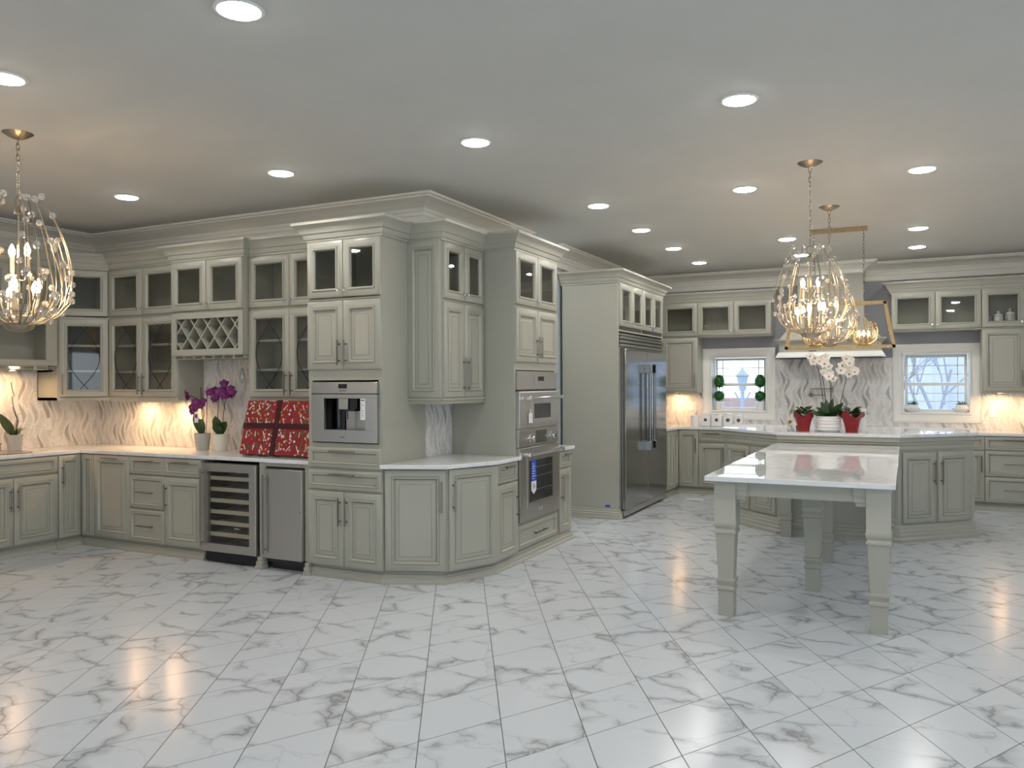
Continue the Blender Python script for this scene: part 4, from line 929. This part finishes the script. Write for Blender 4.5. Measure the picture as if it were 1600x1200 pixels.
orchid('purple orchid with hanging care tag in a grey pot, nearer the corner', -6.03, 5.56, zc_, 1, 'grey_pot', [([(0, 0, .14), (.02, 0, .35), (-.02, 0, .47), (-.14, -.02, .52)], cl(-.04, .42, 8, .07, .06)+cl(-.17, .50, 5, .06, .03)), ([(.02, 0, .14), (-.01, 0, .4), (-.02, 0, .60)], []), ([(.05, 0, .14), (.06, 0, .4), (.06, 0, .60)], [])], 'petal_purple', [(-.06, -.05, .34, .09), (.05, -.06, .30, .09), (-.09, .02, .30, .07)], .045, .16, 4)
o = obj('care_tag', G().box(-6.075, -6.025, 5.505, 5.508, 1.19, 1.29), 'tag_white', base=(-6.05, 5.5, 1.19)); tag(o, 'white care tag leaning on the leaves of the grey-potted orchid', 'tag'); obj('picture', G().box(-6.065, -6.035, 5.503, 5.505, 1.235, 1.27), 'petal_purple', o)
orchid('purple orchid with striped leaf in a cream pot, beside the champagne', -5.80, 5.56, zc_, 1, 'cream_pot', [([(0, 0, .14), (-.03, 0, .3), (-.02, 0, .55), (.02, 0, .62)], cl(-.01, .52, 9, .08, .06)), ([(.02, 0, .14), (.05, 0, .4), (.09, 0, .56), (.16, -.02, .57)], cl(.13, .55, 7, .06, .04)+cl(.03, .58, 5, .06, .05))], 'petal_purple', [(.0, -.06, .33, .10), (.12, -.04, .28, .09), (-.06, -.02, .26, .08), (.03, -.09, .25, .10)], .048, .16, 9, (.062, .085))
orchid('flowerless orchid with one broad leaf in a grey pot, by the sink', -7.62, 4.76, zc_, 1, 'grey_pot', [([(0, 0, .14), (.01, .02, .3), (-.01, -.01, .45), (.0, -.02, .52)], []), ([(0, .01, .14), (-.01, .04, .28), (.0, .0, .36), (0, -.02, .42)], []), ([(0, 0, .52), (0, -.02, .58), (0, -.03, .65)], [])], 'petal_white', [(.03, -.15, .36, .13), (.02, .10, .20, .07)], .03, .155, 2, (.052, .072))
# island planter with white orchids
r = orchid('white orchids in a ribbed white ceramic bowl, centre of the island', -.735, 8.84, ZI, 0, None,
  [([(-.03, 0, .12), (-.06, 0, .4), (-.09, 0, .62), (-.13, 0, .76)], cl(-.12, .74, 5, .06, .04)+cl(-.05, .72, 3, .04, .05)), ([(-.01, 0, .12), (-.04, 0, .45), (-.07, 0, .68)], cl(-.02, .66, 3, .04, .05)), ([(.02, 0, .12), (.02, 0, .45), (.01, 0, .6)], cl(.0, .57, 3, .05, .04)),
   ([(.04, 0, .12), (.03, 0, .4), (.03, 0, .58)], []), ([(.08, 0, .12), (.14, 0, .4), (.18, 0, .60), (.2, 0, .70)], cl(.18, .69, 7, .07, .07)+cl(.23, .61, 3, .04, .04))], 'petal_white',
  [(-.17, -.10, .20, .09), (-.07, -.04, .31, .07), (.15, -.06, .30, .08), (.04, .05, .34, .06), (-.12, -.02, .25, .07), (.10, -.08, .20, .08), (-.03, .05, .33, .06), (.0, -.12, .19, .07)], .053, .13, 31)
prf = [(0, 0), (.10, 0), (.112, .01)]
for k in range(4): prf += [(.128, .02+k*.034), (.118, .034+k*.034)]
prf += [(.125, .158), (.115, .158), (.108, .13), (0, .13)]
p_ = obj('ribbed_bowl', G().lathe(prf, -.735, 8.84, ZI, n=40), 'white_ceramic', r); obj('moss', G().lathe([(0, .15), (.105, .132), (0, .128)], -.735, 8.84, ZI, n=20), 'soil', p_)
def foil_pot(label, x, y, z, seed, flare):
    rnd = random.Random(seed); r = thing('foil_wrapped_plant', label, 'potted plant', (x, y, z)); n = 36; rows = [(0.058, 0), (.062, .04), (.072, .09), (.082, .13), (.09+flare*.3, .155), (.10+flare, .18)]
    vs = []; fs = []
    for i, (rr, zz) in enumerate(rows):
        for j in range(n):
            a = 2*pi*j/n; k = i/(len(rows)-1); q = rr*(1+.03*sin(a*12+seed)*(1 if i else .3)+ (flare*1.5*cos(a*4+seed) if i > 3 else 0)); vs.append((x+q*cos(a), y+q*sin(a), z+zz+(.03*cos(a*4+seed)*k**3 if i > 2 else 0)))
    for i in range(len(rows)-1):
        for j in range(n): fs.append((i*n+j, i*n+(j+1) % n, (i+1)*n+(j+1) % n, (i+1)*n+j))
    fs.append(tuple(range(n-1, -1, -1))); g = G(); g.add(vs, fs); p_ = obj('foil_wrap', g, 'red_foil', r)
    obj('soil', G().lathe([(0, .14), (.078, .125), (0, .12)], x, y, z, n=18), 'soil', p_)
    g = G(); g2 = G()
    for k in range(95):
        a = rnd.uniform(0, 2*pi); e = rnd.uniform(.15, 1.3); L_ = rnd.uniform(.04, .13); b0 = (x+.03*cos(a), y+.03*sin(a), z+.14); 
        s0 = (x+cos(a)*cos(e)*L_, y+sin(a)*cos(e)*L_, z+.165+sin(e)*L_*.6); d = (s0[0]+cos(a)*.055, s0[1]+sin(a)*.055, s0[2]+.01+rnd.uniform(-.02, .03)); leaf(g if k % 4 else g2, s0, d, .034, .004, .3, 4)
    for k in range(14):
        a = rnd.uniform(0, 2*pi); g.tube([(x, y, z+.13), (x+.05*cos(a), y+.05*sin(a), z+.18), (x+.10*cos(a), y+.10*sin(a), z+.20)], .002, 4)
    obj('foliage', g, 'leaf_dark', r); obj('buds', g2, 'leaf_pale', r)
foil_pot('leafy plant in red foil wrap, left of the white orchid bowl', -.975, 8.83, ZI, 3, .0)
foil_pot('leafy plant in flared red foil wrap, right of the white orchid bowl', -.512, 8.80, ZI, 8, .022)
r = thing('ribbon_bow', 'gold bow ornament with a dark sprig at the left end of the plant row', 'ornament', (-1.12, 8.9, ZI))
g = G(); rnd = random.Random(5)
for k in range(26):
    a = rnd.uniform(0, 2*pi); e = rnd.uniform(-.2, 1.4); l_ = rnd.uniform(.03, .05); leaf(g, (-1.12, 8.9, ZI+.07), (-1.12+cos(a)*cos(e)*l_, 8.9+sin(a)*cos(e)*l_, ZI+.07+sin(e)*l_), .022, .01, .4, 4)
obj('loops', g, 'gold_bow', r); obj('base', G().lathe([(0, 0), (.03, 0), (.018, .03), (.012, .075), (0, .075)], -1.12, 8.9, ZI, n=14), 'clear_glass', r)
g = G()
for k in range(24): a = rnd.uniform(0, 2*pi); leaf(g, (-1.04, 8.97, ZI+.05+k*.004), (-1.04+.06*cos(a), 8.97+.06*sin(a), ZI+.07+k*.004), .03, 0, .2, 4)
g.tube([(-1.04, 8.97, ZI), (-1.04, 8.97, ZI+.15)], .004, 5); g.lathe([(0, 0), (.025, 0), (.03, .05), (0, .05)], -1.04, 8.97, ZI, n=14); obj('sprig', g, 'leaf_dark', r)
o = obj('paper_towel_roll', G().lathe([(.018, 0), (.052, 0), (.052, .23), (.018, .23), (.018, 0)], -.44, 9.05, ZI, n=28), 'white_plastic', base=(-.44, 9.05, ZI)); tag(o, 'white roll standing behind the right red-wrapped plant', 'paper roll')
o = obj('white_cup', G().lathe([(0, 0), (.035, 0), (.038, .09), (.034, .09), (.032, .01), (0, .01)], -.86, 9.1, ZI, n=24), 'white_ceramic', base=(-.86, 9.1, ZI)); tag(o, 'small white cup behind the left red-wrapped plant', 'cup')
# topiaries
def topiary(label, x, y, z, group='topiaries on the window sill', copy_of=None):
    r = thing('topiary', label, 'potted plant', (x, y, z), group); rnd = random.Random(9)
    obj('pot', G().lathe([(0, 0), (.055, 0), (.06, .03), (.062, .12), (.056, .12), (.053, .1), (0, .1)], x, y, z, n=24), 'white_ceramic', r)
    obj('trunk', G().tube([(x, y, z+.1), (x, y, z+.5)], .007, 7), 'bark', r)
    for zc, rr, sz in ((.205, .082, .85), (.415, .082, 1.12)):
        g = G().ball((x, y, z+zc), rr*.9, 18, 12, sz)
        for k in range(520):
            u = rnd.uniform(-1, 1); a = rnd.uniform(0, 2*pi); s_ = math.sqrt(1-u*u); d = Vector((s_*cos(a), s_*sin(a), u*sz)); p = Vector((x, y, z+zc))+d*rr*.88
            q = p+d*.014+Vector((rnd.uniform(-.01, .01), rnd.uniform(-.01, .01), rnd.uniform(-.01, .01))); leaf(g, tuple(p), tuple(q), .012, 0, .2, 2)
        obj('leaf_ball', g, 'leaf_topiary', r)
    return r
zs = WZ[0]+.004
t1 = topiary('double-ball topiary in a white pot at the left of the sill', W1[0]+.09, YF+.045, zs)
dup(t1, (W1[1]-.085, YF+.045, zs), 'double-ball topiary in a white pot at the right of the sill')
def bowlplant(label, x):
    y = YF+.035; r = thing('potted_succulent', label, 'potted plant', (x, y, zs), 'white bowls on the right window sill'); rnd = random.Random(int(x*100))
    obj('bowl', G().lathe([(0, 0), (.055, 0), (.10, .04), (.103, .05), (.07, .10), (.062, .10), (.06, .085), (0, .085)], x, y, zs, n=32), 'white_ceramic', r)
    g = G()
    for k in range(70):
        a = rnd.uniform(0, 2*pi); e = rnd.uniform(.1, 1.3); L_ = rnd.uniform(.03, .075); p = (x+rnd.uniform(-.05, .05), y+rnd.uniform(-.04, .04), zs+.088); leaf(g, p, (p[0]+cos(a)*cos(e)*L_, p[1]+sin(a)*cos(e)*L_, p[2]+sin(e)*L_), .012, 0, .3, 3)
    obj('foliage', g, 'leaf_topiary', r)
bowlplant('white faceted bowl of small greens at the left of the sill', W2[0]+.095); bowlplant('white faceted bowl of small greens at the right of the sill', W2[1]-.085)
# canisters
yc = 11.45
for k, (x0, x1, em) in enumerate(((-2.80, -2.66, 0), (-2.635, -2.51, 1), (-2.49, -2.345, 1), (-2.325, -2.195, 2), (-2.17, -2.06, 2))):
    lb = ('plain white canister without a badge, leftmost by the lit mosaic', 'white canister with small round badge, next to the plain one', 'wide white canister with small round badge, middle of the row', 'white canister with wide oval badge, fourth in the row', 'narrow white canister with oval badge, right end of the row')[k]
    r = thing('canister', lb, 'canister', ((x0+x1)/2, yc, .928), 'white canisters')
    xm = (x0+x1)/2; w = (x1-x0)/2; hh = .165 if em else .15
    if em: obj('jar', G().prism([(x0, yc-.05), (x1, yc-.05), (x1, yc+.05), (x0, yc+.05)], .928, .928+hh), 'white_ceramic', r, .012); obj('lid', G().lathe([(0, 0), (w*.8, 0), (w*.82, .012), (w*.5, .022), (0, .024)], xm, yc, .928+hh, n=24), 'white_ceramic', r); obj('badge', G().lathe([(0, 0), (.024 if em == 1 else .026, 0), (.022, .003), (0, .003)], xm, yc-.05, 1.02, n=20, axis='y'), 'bronze_emblem', r)
    else: obj('jar', G().lathe([(0, 0), (.06, 0), (.062, hh), (.058, hh), (.05, hh+.004), (0, hh+.004)], xm, yc, .928, n=28), 'white_ceramic', r)
# jars in the right glass cabinet
def jar(label, x, y, s):
    r = thing('ceramic_jar', label, 'jar', (x, y, 2.21), 'white jars in the right glass cabinet')
    obj('body', G().lathe([(0, 0), (.075*s, 0), (.078*s, .02*s), (.058*s, .06*s), (.052*s, .12*s), (.045*s, .135*s), (0, .135*s)], x, y, 2.21, n=24), 'white_ceramic', r)
    obj('lid', G().lathe([(0, .135*s), (.05*s, .137*s), (.045*s, .16*s), (.012*s, .175*s), (.012*s, .195*s), (.016*s, .2*s), (0, .21*s)], x, y, 2.21, n=20), 'white_ceramic', r)
jar('bell-shaped white jar at the front of the glass cabinet', 1.0, 11.53, 1.); jar('taller white lidded jar behind right of the bell-shaped one', 1.135, 11.64, 1.18); jar('white lidded jar at the back left of the glass cabinet', .905, 11.67, .9)
# champagne
def bottle(label, x, y, z, lab2=False, neck='cream_pot'):
    r = thing('champagne_bottle', label, 'bottle', (x, y, z)); 
    obj('glass_body', G().lathe([(0, 0), (.042, 0), (.044, .01), (.044, .15), (.036, .19), (.018, .225), (.015, .24), (0, .24)], x, y, z, n=28), 'bottle_glass', r)
    obj('foil_collar', G().lathe([(.0185, .222), (.021, .20), (.0305, .195), (.0185, .235), (.0175, .245), (.016, .30), (.018, .305), (.017, .325), (0, .328)], x, y, z, n=24), 'gold_foil' if not lab2 else 'cream_pot', r)
    obj('foil_cap', G().lathe([(.017, .243), (.019, .25), (.0175, .30), (.0195, .305), (.0185, .328), (0, .332)], x, y, z, n=24), neck, r)
    obj('label', G().lathe([(.0445, .04), (.0452, .042), (.0452, .125), (.0445, .127)], x, y, z, n=28), 'label_cream', r)
    if lab2: obj('label_band', G().lathe([(.0454, .075), (.0456, .077), (.0456, .088), (.0454, .09)], x, y, z, n=28), 'red_foil', r)
bottle('green champagne bottle with cream label and pale foil neck', -5.42, 5.52, zc_); bottle('second bottle with red-banded label, peeking out from behind the gift box', -5.30, 5.58, zc_, True)
# gift box
import mathutils
r = thing('gift_box', 'large red patterned gift box with dark red ribbon, leaning on the wall cabinet', 'gift box', (-4.86, 5.4, zc_))
def gbox(x0, x1, a0, a1, t0, t1):      # tilted slab: a along height, t thickness
    th = R(14); g = G(); vs = []
    for t in (t0, t1):
        for a in (a0, a1):
            for x in (x0, x1):
                sx_ = (x+4.86); ang = -.06; yy = 5.235+a*sin(th)+t*cos(th); zz = zc_+.0205+a*cos(th)-t*sin(th)+.0
                vs.append((-4.86+sx_*cos(ang), yy-sx_*sin(ang)*.0, zz))
    g.add(vs, [(0, 2, 3, 1), (4, 5, 7, 6), (0, 1, 5, 4), (2, 6, 7, 3), (0, 4, 6, 2), (1, 3, 7, 5)]); return g
obj('wrapped_box', gbox(-5.24, -4.45, 0, .475, 0, .07), 'gift_wrap', r, .003)
obj('ribbon_band', gbox(-5.243, -4.447, .225, .275, -.004, .074), 'ribbon', r); obj('ribbon_band', gbox(-4.90, -4.845, -.003, .478, -.003, .073), 'ribbon', r)
# sweets printed on the paper as raised foil canes
g = G(); th = R(14); rnd = random.Random(4)
for ix in range(8):
    for iz in range(4):
        x = -5.19+ix*.098; a = .06+iz*.118; 
        if abs(x+4.872) < .045 or abs(a-.25) < .045: continue
        dx = rnd.choice((-.012, .0, .02)); L_ = .045
        P_ = lambda xx, aa: (xx, 5.2335+aa*sin(th), zc_+.0205+aa*cos(th))
        g.tube([P_(x-dx, a-L_/2), P_(x+dx, a+L_/2)], .0035, 4)
obj('candy_cane_print', g, 'tag_white', r)
# hanging flutes
for k, x in enumerate((-5.46, -5.375)):
    r = thing('champagne_flute', 'clear flute hanging under the wine rack, the %s one' % ('left', 'right')[k], 'glass', (x, 5.50, 1.56), 'hanging flutes')
    obj('bowl', G().lathe([(.018, 0), (.024, .03), (.026, .08), (.02, .125), (.005, .145), (.004, .145), (.019, .122), (.0245, .08), (.0225, .03), (.0165, 0), (.018, 0)], x, 5.50, 1.56, n=18, cap=False), 'clear_glass', r)
    obj('stem_and_foot', G().lathe([(.0035, .145), (.003, .20), (.008, .212), (.032, .219), (.032, .222), (0, .222)], x, 5.50, 1.56, n=18), 'gold_foil', r)
# ceramic figures behind the coffee cabinet glass
for k, x in enumerate((-3.87, -3.80, -3.74)):
    r = thing('crystal_glass', 'small stemmed glass behind the right top door of the coffee cabinet, %s' % ('left', 'middle', 'right')[k], 'glass', (x, 5.25, 2.234), 'stemmed glasses in the coffee cabinet')
    obj('bowl', G().lathe([(0, 0), (.022, 0), (.004, .006), (.004, .04), (.02, .055), (.024, .085), (.02, .1), (.018, .1), (.022, .085), (.018, .058), (0, .045)], x, 5.25, 2.234, n=18), 'clear_glass', r)
# outlets, switches
def plate(label, fr, w, h, sockets):
    r = thing('outlet' if sockets else 'light_switch', label, 'outlet' if sockets else 'switch', fr((0, 0, 0)))
    obj('plate', G(fr).box(-w/2, w/2, -.006, 0, -h/2, h/2), 'white_plastic', r, .002)
    g = G(fr)
    if sockets:
        for s in (-1, 1):
            for q in (-.006, .006): g.box(s*w*.25+q-.001, s*w*.25+q+.001, -.0068, -.006, -.006, .006)
        obj('slots', g, 'ink', r)
    else: obj('rocker', g.box(-w*.2, w*.2, -.009, -.006, -h*.3, h*.3), 'white_plastic', r, .001)
plate('white outlet low on the mosaic under the white-bowl window', Fr(.07, 11.765, 0, .968), .115, .07, True)
plate('white switch plate on the lit mosaic right of the white-bowl window', Fr(.955, 11.765, 0, 1.15), .075, .12, False)
plate('white switch plate on the lit mosaic left of the topiary window', Fr(-2.85, 11.765, 0, 1.2), .12, .12, False)
plate('white switch plate on the left wall mosaic near the flowerless orchid', Fr(-7.785, 5.20, 90, 1.16), .075, .12, False)
plate('white outlet high on the window wall above the left glass cabinets', Fr(-1.885, YF, 0, 2.81), .115, .07, True)
# pot filler
r = thing('pot_filler', 'folding wall-mounted pot filler tap above the cooking spot', 'tap', (-1.2, 11.7, 1.37))
obj('arm', G().tube([(-1.20, 11.76, 1.37), (-1.20, 11.70, 1.37), (-1.20, 11.70, 1.455), (-.90, 11.70, 1.455)], .007, 8).tube([(-1.20, 11.70, 1.37), (-1.0, 11.69, 1.37)], .007, 8).tube([(-.92, 11.70, 1.40), (-.92, 11.70, 1.50)], .006, 8), 'nickel', r)
obj('flange', G().lathe([(0, 0), (.03, 0), (.03, .006), (0, .008)], -1.20, 11.765, 1.37, n=20, axis='y'), 'nickel', r)
# knife set
r = thing('cutting_board', 'dark low tray with a wooden end on the back counter, right of the plants', 'tray', (-.42, 11.3, .928))
obj('tray', G().box(-.62, -.24, 11.22, 11.36, .928, .955), 'black', r, .004); obj('wooden_end', G().box(-.24, -.17, 11.22, 11.36, .928, .965), 'tan_board', r, .004)
g = G()
for k in range(4): g.tube([(-.60, 11.24+k*.033, .97), (-.26, 11.24+k*.033, .97)], .005, 6)
for xx in (-.58, -.42, -.28): g.tube([(xx, 11.23, .965), (xx, 11.35, .965)], .005, 6)
obj('rods', g, 'black', r)
# sink + tap at far left
r = thing('sink', 'grey oval sink set in the left counter, cut by the left edge', 'sink', (-7.47, 4.5, .928))
obj('basin', G().lathe([(.19, .002), (.20, .004), (.195, .0), (.185, -.001), (.10, -.0008), (0, -.0005)], -7.47, 4.60, .928, n=40), 'steel', r)
r = thing('tap', 'dark tap at the very left edge by the flowerless orchid', 'tap', (-7.70, 4.60, .928))
obj('spout', G().tube([(-7.70, 4.60, .928), (-7.70, 4.60, 1.2), (-7.66, 4.58, 1.27), (-7.58, 4.56, 1.28), (-7.52, 4.54, 1.22)], .012, 10), 'nickel', r)
obj('soap_pump', G().tube([(-7.73, 4.69, .928), (-7.73, 4.69, 1.0), (-7.70, 4.68, 1.0)], .008, 8), 'nickel', r)
# floor register
g = G().box(-2.65, -2.42, 10.55, 10.67, .0005, .006)
o = tag(obj('floor_vent', g, 'white_plastic', base=(-2.5, 10.6, 0)), 'white floor register in front of the corner beyond the refrigerator', 'vent')

# ---------------------------------------------------------------- outside
struct('ground', G().box(-40, 40, YF+.25, 90, -2.6, -2.5), 'lawn')
rnd = random.Random(2)
vs = []; fs = []; n = 90
for i in range(n+1):
    x = -9+i*1.0; h = 5.0+rnd.uniform(-.9, .9); vs += [(x, 75+rnd.uniform(-1, 1), -2.5), (x, 76, h), (x, 80, h-.5), (x, 80, -2.5)]
for i in range(n):
    for j in range(4): a = 4*i; fs.append((a+j, a+(j+1) % 4, a+4+(j+1) % 4, a+4+j))
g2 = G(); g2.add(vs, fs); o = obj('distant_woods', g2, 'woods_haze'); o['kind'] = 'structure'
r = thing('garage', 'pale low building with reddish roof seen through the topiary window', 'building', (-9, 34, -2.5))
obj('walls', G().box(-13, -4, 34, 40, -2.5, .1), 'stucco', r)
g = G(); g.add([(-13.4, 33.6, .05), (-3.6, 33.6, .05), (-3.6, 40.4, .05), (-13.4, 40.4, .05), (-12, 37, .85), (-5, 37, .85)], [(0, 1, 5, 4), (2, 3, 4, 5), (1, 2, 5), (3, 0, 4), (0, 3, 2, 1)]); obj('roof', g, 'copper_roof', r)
for k in range(3): 
    w_ = obj('window', G().box(-11.5+k*3, -10.3+k*3, 33.95, 34.0, -1.3, -.3), 'white_trim', r); obj('pane', G().box(-11.4+k*3, -10.4+k*3, 33.93, 33.95, -1.2, -.4), 'dark_glass', w_)
r = thing('street_lamp', 'ornate garden lamp post seen through the topiary window', 'lamp post', (-3.15, 17.5, -2.5))
lx, ly = -3.16, 17.5
obj('post', G().tube([(lx, ly, -2.5), (lx, ly, 1.35)], .04, 10).tube([(lx-.16, ly, 1.34), (lx-.1, ly, 1.22), (lx, ly, 1.15), (lx+.1, ly, 1.22), (lx+.16, ly, 1.34)], .02, 6), 'woods', r)
obj('lantern', G().lathe([(0, 1.35), (.06, 1.36), (.08, 1.42), (.12, 1.66), (.16, 1.68), (.06, 1.78), (.02, 1.84), (0, 1.88)], lx, ly, 0, n=8), 'woods', r)
def bare_tree(label, x, y, seed, h=9):
    rnd = random.Random(seed); g = G()
    def br(p, d, L_, rad, dep):
        q = p+d*L_; g.tube([tuple(p), tuple(p+d*L_*.5+Vector((rnd.uniform(-.04, .04),)*3)*L_), tuple(q)], rad, 5, taper=[1, .85, .65])
        if dep == 0: return
        for _ in range(3):
            a = rnd.uniform(0, 2*pi); sp_ = rnd.uniform(.3, .75); dd = (d+Vector((cos(a)*sp_, sin(a)*sp_, rnd.uniform(-.1, .25)))).normalized(); br(p+d*L_*rnd.uniform(.55, 1), dd, L_*rnd.uniform(.55, .75), rad*.5, dep-1)
    br(Vector((x, y, -2.5)), Vector((0, 0, 1)), h*.36, .10, 5)
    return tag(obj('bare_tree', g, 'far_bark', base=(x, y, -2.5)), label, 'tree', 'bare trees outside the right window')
for k, (x, y) in enumerate(((.6, 24), (1.9, 27), (3.2, 24.5), (-.6, 28), (2.6, 31))): bare_tree(('second leafless tree from the left outside the white-bowl window', 'leafless tree in the middle outside the white-bowl window', 'rightmost leafless tree outside the white-bowl window', 'leftmost leafless tree outside the white-bowl window', 'farthest leafless tree outside the white-bowl window')[k], x, y, k+3)
